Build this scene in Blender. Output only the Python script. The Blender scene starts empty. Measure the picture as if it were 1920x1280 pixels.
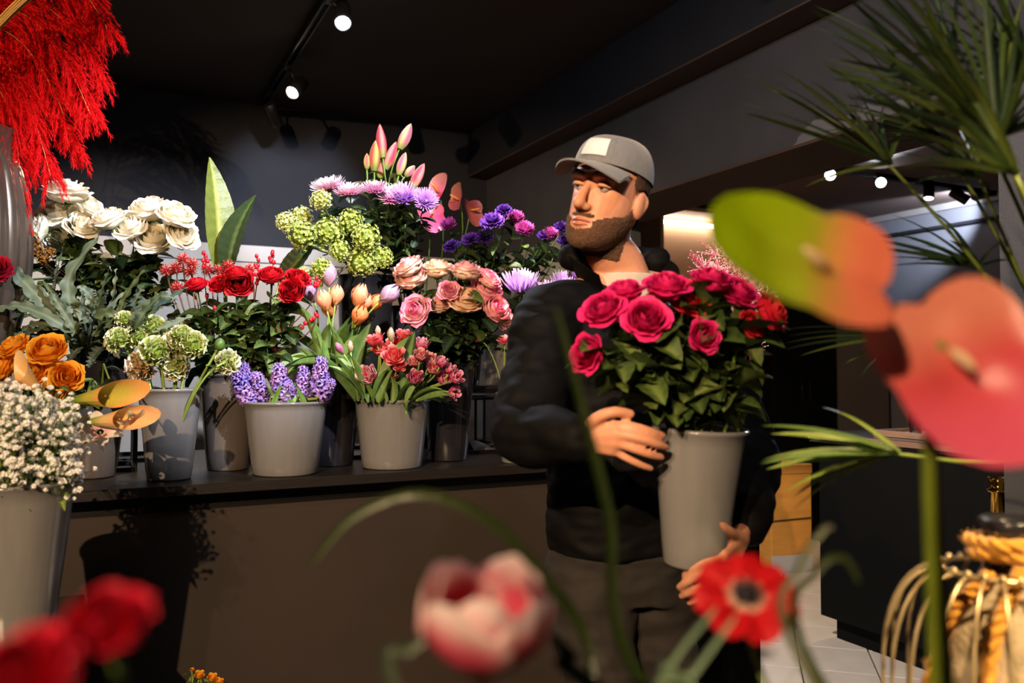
import bpy, math, random
from math import sin, cos, pi, radians, sqrt, exp
from mathutils import Vector as V, Matrix, Euler, noise

random.seed(7)
SC = bpy.context.scene
COL = SC.collection

# ------------------------------------------------------------------ camera
F = 1534.0                                  # focal length in pixels of a 1920x1280 frame
CAM = V((0, 0, 1.25))
YAW, PITCH = radians(-26.8), radians(1.83)
cd = bpy.data.cameras.new('camera')
cd.sensor_width = 36.0
cd.lens = F * 36 / 1920
cd.clip_start = 0.05
cd.dof.use_dof = True
cd.dof.focus_distance = 2.6
cd.dof.aperture_fstop = 2.7
cam = bpy.data.objects.new('camera', cd)
cam.location = CAM
cam.rotation_euler = (pi / 2 + PITCH, 0, YAW)
COL.objects.link(cam)
SC.camera = cam
CM = Euler((pi / 2 + PITCH, 0, YAW)).to_matrix()
RT = V((cos(YAW), sin(YAW), 0))
FW = V((-sin(YAW), cos(YAW), 0))
UP = V((0, 0, 1))

# ------------------------------------------------------------------ world, view
SC.view_settings.view_transform = 'Standard'
SC.view_settings.look = 'None'
SC.view_settings.gamma = 1.0
SC.view_settings.use_curve_mapping = False
SC.view_settings.exposure = 0.0
w = bpy.data.worlds.new('world')
SC.world = w
w.use_nodes = True
w.node_tree.nodes['Background'].inputs[0].default_value = (0.9, 0.92, 1, 1)
w.node_tree.nodes['Background'].inputs[1].default_value = 0.008

# lamp power table (watts) : track heads built further down read it
POWER = dict(key_warm=780, key_cool=500, back_cool=60, back_warm=60, wall_cool=260, next_room=130, man=30, cage=460, door=430, wall_fill=60)


# ------------------------------------------------------------------ helpers
def ray(px, py):
    return CM @ V(((px - 960) / F, (640 - py) / F, -1))


def atD(px, py, D):
    return CAM + ray(px, py) * D


def atY(px, py, Y):
    r = ray(px, py)
    return CAM + r * (Y / r.y)


def atZ(px, py, z):
    r = ray(px, py)
    return CAM + r * ((z - CAM.z) / r.z)


def S(px, D):
    return px * D / F


def dv(a, b, c):
    """direction: a to the photo's right, b towards the viewer, c up"""
    return (RT * a - FW * b + UP * c).normalized()


def lin(h):
    if isinstance(h, str):
        h = h.lstrip('#')
        c = [int(h[i:i + 2], 16) / 255 for i in (0, 2, 4)]
        return tuple(x / 12.92 if x <= .04045 else ((x + .055) / 1.055) ** 2.4 for x in c)
    return tuple(h)


def mixc(a, b, t):
    t = max(0, min(1, t))
    return tuple(x + (y - x) * t for x, y in zip(a, b))


def sstep(a, b, x):
    t = max(0, min(1, (x - a) / (b - a)))
    return t * t * (3 - 2 * t)


MATS = {}


def mat(name, col=None, rough=.5, metal=0, spec=.5, nscale=0, namt=.15, bump=0, bscale=60, transl=0, emit=0, ecol=None,
        stretch=None, coat=0, fuzz=0, sss=0):
    if name in MATS:
        return MATS[name]
    m = bpy.data.materials.new(name)
    m.use_nodes = True
    nt = m.node_tree
    n, l = nt.nodes, nt.links
    p = n['Principled BSDF']
    out = n['Material Output']
    p.inputs['Roughness'].default_value = rough
    p.inputs['Metallic'].default_value = metal
    p.inputs['Specular IOR Level'].default_value = spec
    p.inputs['Coat Weight'].default_value = coat
    p.inputs['Sheen Weight'].default_value = fuzz
    if sss:
        p.inputs['Subsurface Weight'].default_value = sss
        p.inputs['Subsurface Radius'].default_value = (.01, .004, .002)
    tc = n.new('ShaderNodeTexCoord')
    mp = n.new('ShaderNodeMapping')
    l.new(tc.outputs['Object'], mp.inputs['Vector'])
    if stretch:
        mp.inputs['Scale'].default_value = stretch
    if col is None:
        at = n.new('ShaderNodeAttribute')
        at.attribute_name = 'col'
        csock = at.outputs['Color']
    else:
        rgb = n.new('ShaderNodeRGB')
        rgb.outputs[0].default_value = (*lin(col), 1)
        csock = rgb.outputs[0]
    if nscale:
        no = n.new('ShaderNodeTexNoise')
        no.inputs['Scale'].default_value = nscale
        no.inputs['Detail'].default_value = 5
        l.new(mp.outputs[0], no.inputs['Vector'])
        mr = n.new('ShaderNodeMapRange')
        mr.inputs['From Min'].default_value = .25
        mr.inputs['From Max'].default_value = .75
        mr.inputs['To Min'].default_value = 1 - namt
        mr.inputs['To Max'].default_value = 1 + namt
        l.new(no.outputs['Fac'], mr.inputs['Value'])
        mx = n.new('ShaderNodeMix')
        mx.data_type = 'RGBA'
        mx.blend_type = 'MULTIPLY'
        mx.inputs[0].default_value = 1
        l.new(csock, mx.inputs[6])
        l.new(mr.outputs[0], mx.inputs[7])
        csock = mx.outputs[2]
    l.new(csock, p.inputs['Base Color'])
    if bump:
        bn = n.new('ShaderNodeTexNoise')
        bn.inputs['Scale'].default_value = bscale
        bn.inputs['Detail'].default_value = 4
        l.new(mp.outputs[0], bn.inputs['Vector'])
        b = n.new('ShaderNodeBump')
        b.inputs['Strength'].default_value = bump
        b.inputs['Distance'].default_value = .01
        l.new(bn.outputs['Fac'], b.inputs['Height'])
        l.new(b.outputs[0], p.inputs['Normal'])
    if emit:
        p.inputs['Emission Strength'].default_value = emit
        p.inputs['Emission Color'].default_value = (*lin(ecol or col), 1)
    if transl:
        tr = n.new('ShaderNodeBsdfTranslucent')
        l.new(csock, tr.inputs['Color'])
        ms = n.new('ShaderNodeMixShader')
        ms.inputs[0].default_value = transl
        l.new(p.outputs[0], ms.inputs[1])
        l.new(tr.outputs[0], ms.inputs[2])
        l.new(ms.outputs[0], out.inputs['Surface'])
    MATS[name] = m
    return m


M_PETAL = mat('petal', rough=.55, spec=.3, nscale=60, namt=.06, transl=.22)
M_LEAF = mat('leaf', rough=.42, spec=.4, nscale=40, namt=.18, transl=.14, bump=.15, bscale=120)
M_GLOSSLEAF = mat('waxy_spathe', rough=.28, spec=.5, nscale=20, namt=.08, transl=.12, bump=.12, bscale=35)
M_STEM = mat('stem', rough=.5, spec=.35, nscale=40, namt=.15)
M_FLUFF = mat('plume_fluff', rough=.9, spec=.1, transl=.3)
M_BLACKMETAL = mat('black_metal', '#141414', rough=.4, spec=.5, metal=.3, nscale=30, namt=.1)
M_WALL = mat('charcoal_plaster', '#2a2b30', rough=.75, spec=.25, nscale=3, namt=.12, bump=.25, bscale=90)
M_CEIL = mat('ceiling_paint', '#3d3531', rough=.85, spec=.2, nscale=2, namt=.08)
M_WHITE = mat('white_panel', '#b4b0aa', rough=.5, nscale=4, namt=.04)
M_BEAM = mat('brown_beam', '#54443c', rough=.7, spec=.25, nscale=5, namt=.1)
M_GREY = mat('grey_lacquer', '#7a7979', rough=.17, spec=.5, coat=.6, nscale=6, namt=.07, stretch=(9, 9, .6), bump=.02, bscale=40)
M_DARKB = mat('dark_lacquer', '#222125', rough=.2, spec=.5, coat=.5, nscale=6, namt=.1, stretch=(9, 9, .6))
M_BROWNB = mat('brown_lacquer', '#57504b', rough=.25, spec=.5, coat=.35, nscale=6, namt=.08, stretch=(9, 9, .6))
M_SHELF = mat('dark_stained_wood', '#1f1b1a', rough=.42, spec=.45, nscale=9, namt=.35, stretch=(1.2, 22, 22), bump=.12, bscale=30)
M_PANEL = mat('brown_panel', '#3b332e', rough=.45, spec=.4, nscale=2.5, namt=.12, bump=.03, bscale=20)
M_WATER = mat('water', '#20241f', rough=.08)


class MB:
    def __init__(s):
        s.v, s.f, s.c = [], [], []

    def add(s, verts, faces, col=None, M=None):
        o = len(s.v)
        if M is not None:
            verts = [M @ V(p) for p in verts]
        s.v += [tuple(p) for p in verts]
        s.f += [tuple(i + o for i in f) for f in faces]
        if col is None:
            col = (.5, .5, .5)
        if len(col) and isinstance(col[0], (tuple, list)):
            s.c += [tuple(c) for c in col]
        else:
            s.c += [tuple(col)] * len(verts)
        return s

    def grid(s, fn, nu, nv, col=None, wrap=False, M=None):
        vs, cs, fs = [], [], []
        cu = nu if wrap else nu + 1
        for j in range(nv + 1):
            for i in range(cu):
                u, v = i / nu, j / nv
                vs.append(fn(u, v))
                cs.append(col(u, v) if callable(col) else (col or (.5, .5, .5)))
        for j in range(nv):
            for i in range(nu):
                a, b = j * cu + i, j * cu + (i + 1) % cu
                fs.append((a, b, b + cu, a + cu))
        return s.add(vs, fs, cs, M)

    def tube(s, pts, rad, n=6, col=None, cap=True):
        pts = [V(p) for p in pts]
        k = len(pts)
        if not hasattr(rad, '__len__'):
            rad = [rad] * k
        vs, fs, cs = [], [], []
        up = None
        for i in range(k):
            t = (pts[min(i + 1, k - 1)] - pts[max(i - 1, 0)])
            if t.length < 1e-9:
                t = V((0, 0, 1))
            t.normalize()
            if up is None:
                up = t.orthogonal().normalized()
            up = (up - t * up.dot(t))
            up = up.normalized() if up.length > 1e-6 else t.orthogonal().normalized()
            b = t.cross(up)
            c = col(i / (k - 1)) if callable(col) else (col or (.5, .5, .5))
            for j in range(n):
                a = 2 * pi * j / n
                vs.append(pts[i] + (up * cos(a) + b * sin(a)) * rad[i])
                cs.append(c)
        for i in range(k - 1):
            for j in range(n):
                a, b2 = i * n + j, i * n + (j + 1) % n
                fs.append((a, b2, b2 + n, a + n))
        if cap:
            fs.append(tuple(reversed(range(n))))
            fs.append(tuple(range((k - 1) * n, k * n)))
        return s.add(vs, fs, cs)

    def lathe(s, prof, n=32, col=None, M=None, close=False):
        vs, fs, cs = [], [], []
        k = len(prof)
        for i, (r, z) in enumerate(prof):
            c = col(i / (k - 1)) if callable(col) else (col or (.5, .5, .5))
            for j in range(n):
                a = 2 * pi * j / n
                vs.append((r * cos(a), r * sin(a), z))
                cs.append(c)
        for i in range(k - 1):
            for j in range(n):
                a, b = i * n + j, i * n + (j + 1) % n
                fs.append((a, b, b + n, a + n))
        fs.append(tuple(reversed(range(n))))
        fs.append(tuple(range((k - 1) * n, k * n)))
        return s.add(vs, fs, cs, M)

    def box(s, a, b, col=None, M=None, bev=0):
        x0, y0, z0 = a
        x1, y1, z1 = b
        if not bev:
            vs = [(x0, y0, z0), (x1, y0, z0), (x1, y1, z0), (x0, y1, z0), (x0, y0, z1), (x1, y0, z1), (x1, y1, z1), (x0, y1, z1)]
            return s.add(vs, [(0, 3, 2, 1), (4, 5, 6, 7), (0, 1, 5, 4), (1, 2, 6, 5), (2, 3, 7, 6), (3, 0, 4, 7)], col, M)
        vs, idx = [], {}
        for ix, x in enumerate((x0, x1)):
            for iy, y in enumerate((y0, y1)):
                for iz, z in enumerate((z0, z1)):
                    sx, sy, sz = (1 - 2 * ix), (1 - 2 * iy), (1 - 2 * iz)
                    for k, p in enumerate(((x, y + sy * bev, z + sz * bev), (x + sx * bev, y, z + sz * bev), (x + sx * bev, y + sy * bev, z))):
                        idx[ix, iy, iz, k] = len(vs)
                        vs.append(p)
        I = lambda x, y, z, k: idx[x, y, z, k]
        fs = [(I(0, 0, 0, 0), I(0, 0, 1, 0), I(0, 1, 1, 0), I(0, 1, 0, 0)), (I(1, 0, 0, 0), I(1, 1, 0, 0), I(1, 1, 1, 0), I(1, 0, 1, 0)),
              (I(0, 0, 0, 1), I(1, 0, 0, 1), I(1, 0, 1, 1), I(0, 0, 1, 1)), (I(0, 1, 0, 1), I(0, 1, 1, 1), I(1, 1, 1, 1), I(1, 1, 0, 1)),
              (I(0, 0, 0, 2), I(0, 1, 0, 2), I(1, 1, 0, 2), I(1, 0, 0, 2)), (I(0, 0, 1, 2), I(1, 0, 1, 2), I(1, 1, 1, 2), I(0, 1, 1, 2))]
        for ix in (0, 1):
            for iy in (0, 1):
                fs.append((I(ix, iy, 0, 0), I(ix, iy, 0, 1), I(ix, iy, 1, 1), I(ix, iy, 1, 0)))
                for iz in (0, 1):
                    fs.append((I(ix, iy, iz, 0), I(ix, iy, iz, 1), I(ix, iy, iz, 2)))
            for iz in (0, 1):
                fs.append((I(ix, 0, iz, 0), I(ix, 1, iz, 0), I(ix, 1, iz, 2), I(ix, 0, iz, 2)))
        for iy in (0, 1):
            for iz in (0, 1):
                fs.append((I(0, iy, iz, 1), I(1, iy, iz, 1), I(1, iy, iz, 2), I(0, iy, iz, 2)))
        return s.add(vs, fs, col, M)

    def ball(s, c, r, nu=10, nv=6, col=None, M=None):
        c = V(c)
        rx, ry, rz = r if hasattr(r, '__len__') else (r, r, r)
        vs, fs = [c + V((0, 0, -rz))], []
        for j in range(1, nv):
            t = -pi / 2 + pi * j / nv
            for i in range(nu):
                a = 2 * pi * i / nu
                vs.append(c + V((rx * cos(t) * cos(a), ry * cos(t) * sin(a), rz * sin(t))))
        vs.append(c + V((0, 0, rz)))
        last = len(vs) - 1
        for i in range(nu):
            fs.append((0, 1 + (i + 1) % nu, 1 + i))
            fs.append((last, last - nu + i, last - nu + (i + 1) % nu))
            for j in range(nv - 2):
                a, b = 1 + j * nu + i, 1 + j * nu + (i + 1) % nu
                fs.append((a, b, b + nu, a + nu))
        return s.add(vs, fs, col, M)

    def mesh(s, name, m, smooth=True, origin=None):
        me = bpy.data.meshes.new(name)
        vs = s.v if origin is None else [(x - origin[0], y - origin[1], z - origin[2]) for x, y, z in s.v]
        me.from_pydata(vs, [], s.f)
        me.validate()
        at = me.color_attributes.new('col', 'FLOAT_COLOR', 'POINT')
        if len(me.vertices) == len(s.c):
            at.data.foreach_set('color', [x for c in s.c for x in (c[0], c[1], c[2], 1)])
        if smooth:
            me.polygons.foreach_set('use_smooth', [True] * len(me.polygons))
        me.materials.append(m)
        me.update()
        return me


W = {}                                    # world matrix of every parent


def put(name, me, parent=None, M=None):
    """one mesh object; M is its world matrix"""
    o = bpy.data.objects.new(name, me)
    COL.objects.link(o)
    M = M if M is not None else Matrix.Identity(4)
    if parent is not None:
        o.parent = parent
        o.matrix_basis = W[parent].inverted() @ M
    else:
        o.matrix_basis = M
    W[o] = M
    return o


def wput(name, mb, m, parent=None, origin=None, smooth=True):
    """one mesh object from a builder holding world coordinates"""
    if origin is None:
        xs = list(zip(*mb.v))
        origin = ((min(xs[0]) + max(xs[0])) / 2, (min(xs[1]) + max(xs[1])) / 2, min(xs[2]))
    return put(name, mb.mesh(name, m, smooth, origin), parent, Matrix.Translation(origin))


def tag(o, label=None, cat=None, group=None, kind=None):
    if label:
        o['label'] = label
    if cat:
        o['category'] = cat
    if group:
        o['group'] = group
    if kind:
        o['kind'] = kind
    return o


def thing(name, label, cat, loc, group=None):
    o = bpy.data.objects.new(name, None)
    o.empty_display_size = .02
    COL.objects.link(o)
    o.location = loc
    W[o] = Matrix.Translation(loc)
    return tag(o, label, cat, group)


def struct(name, mb, m, label=None, parent=None, smooth=False):
    o = wput(name, mb, m, parent, smooth=smooth)
    if parent is None:
        tag(o, label, None, None, 'structure')
    return o


def frame(pos, d, roll=0, s=1):
    q = V(d).normalized().to_track_quat('Z', 'Y')
    return Matrix.Translation(pos) @ q.to_matrix().to_4x4() @ Matrix.Rotation(roll, 4, 'Z') @ Matrix.Scale(s, 4)


def bez(p0, p1, p2, p3, n):
    o = []
    for i in range(n + 1):
        t = i / n
        o.append(p0 * (1 - t) ** 3 + p1 * 3 * t * (1 - t) ** 2 + p2 * 3 * t * t * (1 - t) + p3 * t ** 3)
    return o


# ------------------------------------------------------------------ the room
XW, XB, XR = 2.31, 2.17, 2.71           # doorway wall: near face, beam face, far face
ZC, ZB, ZL = 2.80, 2.52, 2.08           # ceiling, beam underside, lintel underside
YB = 4.95                               # back wall
ZN = 2.55                               # ceiling of the next room

fl = struct('floor', MB().box((-2.6, -2.6, -.12), (6.1, 5.05, -.014)), mat('floor_base', '#2c2a28', rough=.8), 'pale stone tiled shop floor laid on the diagonal')
M_TILE = mat('pale_tile', '#b9b0a6', rough=.35, nscale=7, namt=.1, bump=.03)
tile_me = MB().box((-.147, -.147, -.014), (.147, .147, 0), bev=.003).mesh('tile', M_TILE, False)
ta = radians(90 - 42.5)
e1, e2 = V((cos(ta), sin(ta), 0)), V((-sin(ta), cos(ta), 0))
t0 = atZ(1480, 1138, 0)
for i in range(-12, 14):
    for j in range(-14, 14):
        c = t0 + e1 * (.3 * (i + .5)) + e2 * (.3 * (j + .5))
        if 1.6 < c.x < 4.6 and 1.2 < c.y < 4.7:
            put('tile', tile_me, fl, Matrix.Translation((c.x, c.y, 0)) @ Matrix.Rotation(ta, 4, 'Z'))
struct('ceiling', MB().box((-2.6, -2.6, ZC), (XR, 5.05, ZC + .1)), M_CEIL, 'dark brown painted shop ceiling')
struct('wall_back', MB().box((-2.6, YB, 0), (6.1, YB + .1, ZC)), M_WALL, 'charcoal plaster back wall')
wp = MB().box((-2.6, YB - .02, 0), (XW, YB, 1.86)).box((-2.6, YB - .035, 1.865), (XW, YB, 1.96))
struct('trim_1', wp, M_WHITE, 'white lower panelling with a cap rail on the back wall')
struct('trim_2', MB().box((XW - .02, 3.77, 0), (XW, YB - .035, 1.86)).box((XW - .035, 3.77, 1.865), (XW, YB - .035, 1.96)), M_WHITE,
       'white lower panelling on the side wall by the doorway')
struct('wall_left', MB().box((-2.7, -2.6, 0), (-2.6, 5.05, ZC)), M_WALL, 'charcoal side wall')
struct('wall_front', MB().box((-2.7, -2.7, 0), (6.1, -2.6, ZC)), M_WALL, 'charcoal front wall')
# plaster with a worn, paler patch above the doorway
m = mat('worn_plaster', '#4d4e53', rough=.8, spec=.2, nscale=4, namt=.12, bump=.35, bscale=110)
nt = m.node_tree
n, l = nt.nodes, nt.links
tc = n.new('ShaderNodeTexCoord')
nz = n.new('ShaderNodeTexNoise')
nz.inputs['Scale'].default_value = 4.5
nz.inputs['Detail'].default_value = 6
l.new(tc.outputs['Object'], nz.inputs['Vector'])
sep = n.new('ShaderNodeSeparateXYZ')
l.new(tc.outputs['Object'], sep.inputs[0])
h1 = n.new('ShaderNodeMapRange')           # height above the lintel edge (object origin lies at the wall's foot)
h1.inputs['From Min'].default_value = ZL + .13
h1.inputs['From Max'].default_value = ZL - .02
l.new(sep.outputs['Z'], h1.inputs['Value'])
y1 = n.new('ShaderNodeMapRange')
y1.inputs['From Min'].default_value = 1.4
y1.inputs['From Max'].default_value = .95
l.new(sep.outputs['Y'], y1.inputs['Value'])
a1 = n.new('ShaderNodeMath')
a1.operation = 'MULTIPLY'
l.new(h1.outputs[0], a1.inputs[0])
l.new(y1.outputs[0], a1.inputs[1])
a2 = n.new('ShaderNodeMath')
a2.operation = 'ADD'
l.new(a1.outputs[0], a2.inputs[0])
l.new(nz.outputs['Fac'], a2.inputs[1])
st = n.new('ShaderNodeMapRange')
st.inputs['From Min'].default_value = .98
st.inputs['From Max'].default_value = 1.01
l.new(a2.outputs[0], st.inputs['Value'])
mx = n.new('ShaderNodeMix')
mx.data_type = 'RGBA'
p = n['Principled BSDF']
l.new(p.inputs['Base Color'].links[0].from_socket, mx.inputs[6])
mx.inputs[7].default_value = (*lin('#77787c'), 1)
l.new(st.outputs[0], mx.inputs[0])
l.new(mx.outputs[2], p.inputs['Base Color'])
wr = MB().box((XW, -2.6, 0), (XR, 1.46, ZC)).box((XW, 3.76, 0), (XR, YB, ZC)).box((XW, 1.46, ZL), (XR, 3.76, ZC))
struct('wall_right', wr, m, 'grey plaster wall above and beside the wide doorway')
struct('trim_3', MB().box((XW, 1.46, ZL - .012), (XR, 3.76, ZL)), M_BEAM, 'brown underside of the doorway lintel')
bm_ = MB().box((XB, -2.6, ZB), (XW, YB, ZC))
struct('trim_4', bm_, M_WALL, 'charcoal ceiling beam along the doorway wall')
struct('trim_5', MB().box((XB, -2.6, ZB - .008), (XW, YB, ZB)), M_BEAM, 'brown underside of the ceiling beam')
# next room
struct('ceiling_next', MB().box((XR, -2.6, ZN), (6.1, 5.05, ZN + .1)), mat('brown_ceiling', '#7d6a60', rough=.8, nscale=2, namt=.06), 'brown ceiling of the room beyond the doorway')
struct('wall_far', MB().box((6.0, -2.6, 0), (6.1, YB, ZN)), mat('pale_grey_wall', '#8d8f96', rough=.7, nscale=3, namt=.05), 'pale grey end wall of the room beyond')
struct('trim_6', MB().box((5.97, 1.0, 2.36), (6.0, YB, 2.385)), M_WALL, 'thin dark picture rail on the far wall')
struct('trim_7', MB().box((5.96, 1.0, 2.5), (6.0, YB, ZN)), M_WHITE, 'pale cornice along the far wall')


# ------------------------------------------------------------------ spotlights on tracks
M_LENSW = mat('lens_cool', '#ffffff', emit=60, ecol='#eef3ff')
M_LENSWARM = mat('lens_warm', '#fff0d8', emit=26, ecol='#ffe7c4')
M_LENSOFF = mat('lens_off', '#cdb690', rough=.3, emit=0)
M_BARREL = mat('lamp_barrel', '#181615', rough=.45, spec=.5)
M_BARRELW = mat('lamp_barrel_pale', '#8d8a86', rough=.4)


def track(label, a, b, hx=.018):
    t = thing('light_track', label, 'light track', (a + b) / 2)
    a, b = V(a), V(b)
    d = (b - a).normalized()
    s = d.cross(UP).normalized()
    mb = MB()
    M = Matrix((s.to_4d(), d.to_4d(), UP.to_4d(), (0, 0, 0, 1))).transposed()
    M = Matrix.Translation(a) @ Matrix([[s.x, d.x, 0, 0], [s.y, d.y, 0, 0], [s.z, d.z, 1, 0], [0, 0, 0, 1]])
    L = (b - a).length
    mb.box((-hx, 0, 0), (hx, L, .008), M=M).box((-hx, 0, -.026), (-hx + .006, L, 0), M=M).box((hx - .006, 0, -.026), (hx, L, 0), M=M)
    wput('rail', mb, M_BLACKMETAL, t, smooth=False)
    for y in (.001, L - .02):
        wput('end_cap', MB().box((-hx - .002, y, -.028), (hx + .002, y + .02, .009), M=M), M_BLACKMETAL, t, smooth=False)
    wput('joint_plate', MB().box((-hx + .007, L * .72, -.02), (hx - .007, L * .72 + .05, -.012), M=M), M_BARRELW, t, smooth=False)
    return t


def spot(label, pos, aim, watts=0, angle=40, kelvin='#ffffff', lens=None, r=.036, L=.13, blend=.5, drop=.11, pale=False, soft=.03):
    """a track head: adapter, arm, barrel, lens, and the light that leaves the lens"""
    pos, aim = V(pos), V(aim)
    d = (aim - pos).normalized()
    t = thing('track_spotlight', label, 'spotlight', pos, 'track spotlights')
    top = V((.82, pos.y, 2.775)) if -1 < pos.x < 3 else (V((-1.62, pos.y, 2.775)) if pos.x < 0 else V((pos.x, 3.7, ZN - .025)))
    wput('adapter', MB().box((top.x - .016, top.y - .035, top.z - .03), (top.x + .016, top.y + .035, top.z), bev=.003), M_BLACKMETAL, t, smooth=False)
    wput('arm', MB().tube([top - V((0, 0, .02)), pos - d * .01], .007, 8), M_BLACKMETAL, t)
    M = frame(pos - d * (L * .45), d)
    br = MB().lathe([(r * .6, 0), (r * .92, .004), (r, .012), (r, L - .002), (r * .98, L), (r * .9, L), (r * .88, L - .01), (.002, L - .012)], 24, M=M)
    wput('barrel', br, M_BARRELW if pale else M_BARREL, t)
    wput('lens', MB().lathe([(.001, L - .011), (r * .87, L - .011), (r * .8, L - .003), (.001, L - .001)], 20, M=M), lens or M_LENSOFF, t)
    if watts:
        ld = bpy.data.lights.new('spot_light', 'SPOT')
        ld.energy = watts
        ld.spot_size = radians(angle)
        ld.spot_blend = blend
        ld.shadow_soft_size = soft
        ld.color = lin(kelvin)
        lo = bpy.data.objects.new('spot_light', ld)
        COL.objects.link(lo)
        lo.matrix_basis = frame(pos + d * (L * .6), -d)
    return t


track('black ceiling light track running over the flower display', V((.82, -.8, 2.775)), V((.82, 4.8, 2.775)))
track('black ceiling light track over the shop entrance', V((-1.62, -2.2, 2.775)), V((-1.62, .2, 2.775)))
zt = 2.66
spot('bright white track spotlight glaring down from the ceiling', (.875, 3.28, zt + .045), atD(690, 1000, 2.0), POWER['back_cool'], 75, '#eef3ff', M_LENSW)
spot('warm lit track spotlight with black barrel, angled down', (.875, 4.12, zt), atY(150, 560, 3.2), POWER['back_warm'], 60, '#ffd9a8', M_LENSWARM)
spot('unlit black track spotlight hanging at the track end', (.83, 4.55, zt - .02), atY(600, 420, 4.9))
spot('track spotlight aimed at the back wall and lilies', (.82, 2.72, zt), atY(548, 375, 4.9), POWER['wall_cool'], 27, '#dfe8ff', M_LENSW, blend=.85)
spot('track spotlight aimed down at the flower buckets', (.82, 1.15, zt), V((.5, 2.95, 1.78)), POWER['key_cool'], 47, '#f2f4ff', M_LENSW, soft=.02)
spot('added warm spotlight brightening the bird cage', (.82, -.45, zt), V((1.0, .63, .98)), POWER['cage'], 25, '#ffd9a0', M_LENSWARM)  # unseen head added because the cage came out too dark
spot('added spotlight brightening the tiles through the doorway', (.82, 2.35, zt), V((2.95, 2.75, .1)), POWER['door'], 44, '#fff0e0', M_LENSW, blend=.15)  # unseen head added to throw a bright patch on the floor beyond
spot('added unseen spotlight brightening the wall over the doorway', (.82, .1, zt), V((2.3, 1.7, 2.25)), POWER['wall_fill'], 80, '#e8eeff', M_LENSW, blend=.8)  # unseen fill lamp, added to lift the plaster above the lintel
spot('track spotlight aimed at the florist', (.82, .55, zt), atD(1150, 380, 1.9), POWER['man'], 50, '#eef2ff', M_LENSW)
spot('warm spotlight on the entrance track, aimed at the counter', (-1.62, -1.25, zt), V((.45, 2.8, 1.1)), POWER['key_warm'], 44, '#ffd6a8', M_LENSWARM, blend=.35, soft=.02)
spot('warm spotlight on the entrance track, aimed at the doorway', (-1.62, -.6, zt), V((1.5, 1.2, .95)), POWER['key_warm'] * .45, 62, '#ffd9ac', M_LENSWARM)
# next room
track('black ceiling light track in the room beyond the doorway', V((3.4, 3.7, ZN - .025)), V((5.8, 3.7, ZN - .025)))
zn = ZN - .13
spot('white glaring spotlight beyond the doorway, first from the florist', atY(1557, 327, 3.7), atD(1500, 700, 1.2), POWER['next_room'] * .4, 80, '#eef3ff', M_LENSW, drop=.1)
spot('white glaring spotlight beyond the doorway, second from the florist', atY(1652, 340, 3.72), atD(1600, 900, 1.5), POWER['next_room'] * .4, 80, '#eef3ff', M_LENSW, drop=.1)
spot('warm spotlight beyond the doorway, pointing down', atY(1742, 355, 3.7), V((4.4, 3.4, 0)), POWER['next_room'], 70, '#ffd3a0', M_LENSWARM, drop=.1)
spot('bronze spotlight beyond the doorway, turned sideways', atY(1797, 366, 3.7), V((6, 3.2, 1.9)), 0, drop=.1)
spot('spotlight beyond the doorway with a pale face', atY(1840, 364, 3.65), V((5.95, 4.6, 2.5)), POWER['next_room'] * .5, 90, '#dfe8ff', M_LENSOFF, drop=.1)

# lit niche with a light strip, black cabinet, service counter
nb = thing('wall_niche', 'beige lit wall niche with a light strip behind the florist', 'niche', (4.1, 4.75, 1.5))
M_BEIGE = mat('beige_board', '#c9a482', rough=.6, nscale=5, namt=.06)
for nm, a, b in (('back_board', (3.5, 4.9, 1.45), (4.42, 4.95, 2.4)), ('side_board', (3.5, 4.62, 1.45), (3.53, 4.9, 2.4)), ('side_board', (4.39, 4.62, 1.45), (4.42, 4.9, 2.4)),
                 ('bottom_board', (3.53, 4.62, 1.45), (4.39, 4.9, 1.48)), ('top_board', (3.53, 4.62, 2.37), (4.39, 4.9, 2.4))):
    wput(nm, MB().box(a, b, bev=.002), M_BEIGE, nb, smooth=False)
wput('light_strip', MB().box((3.55, 4.84, 2.315), (4.37, 4.87, 2.34), bev=.004), mat('strip_light', '#ffffff', emit=14, ecol='#fff3e4'), nb, smooth=False)

# ------------------------------------------------------------------ furniture
ZS = .90                                   # top of the flower counter
dc = thing('flower_counter', 'long dark wooden flower counter with a brown front panel', 'counter', (.4, 3.1, 0))
wput('shelf_board', MB().box((-1.3, 2.63, ZS - .032), (1.92, 3.72, ZS), bev=.002), M_SHELF, dc, smooth=False)
fp = wput('front_panel', MB().box((-1.28, 2.715, .03), (1.9, 2.74, ZS - .09), bev=.002), M_PANEL, dc, smooth=False)
wput('shadow_strip', MB().box((-1.28, 2.72, ZS - .09), (1.9, 2.76, ZS - .032)), M_BLACKMETAL, dc, smooth=False)  # black strip standing in for the shadow band under the shelf board
wput('side_panel', MB().box((-1.28, 2.74, .0), (-1.255, 3.7, ZS - .032)), M_PANEL, dc, smooth=False)
wput('side_panel', MB().box((1.875, 2.74, .0), (1.9, 3.7, ZS - .032)), M_PANEL, dc, smooth=False)
wput('plinth', MB().box((-1.255, 2.76, 0), (1.875, 2.8, .1)), M_BLACKMETAL, dc, smooth=False)

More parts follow.
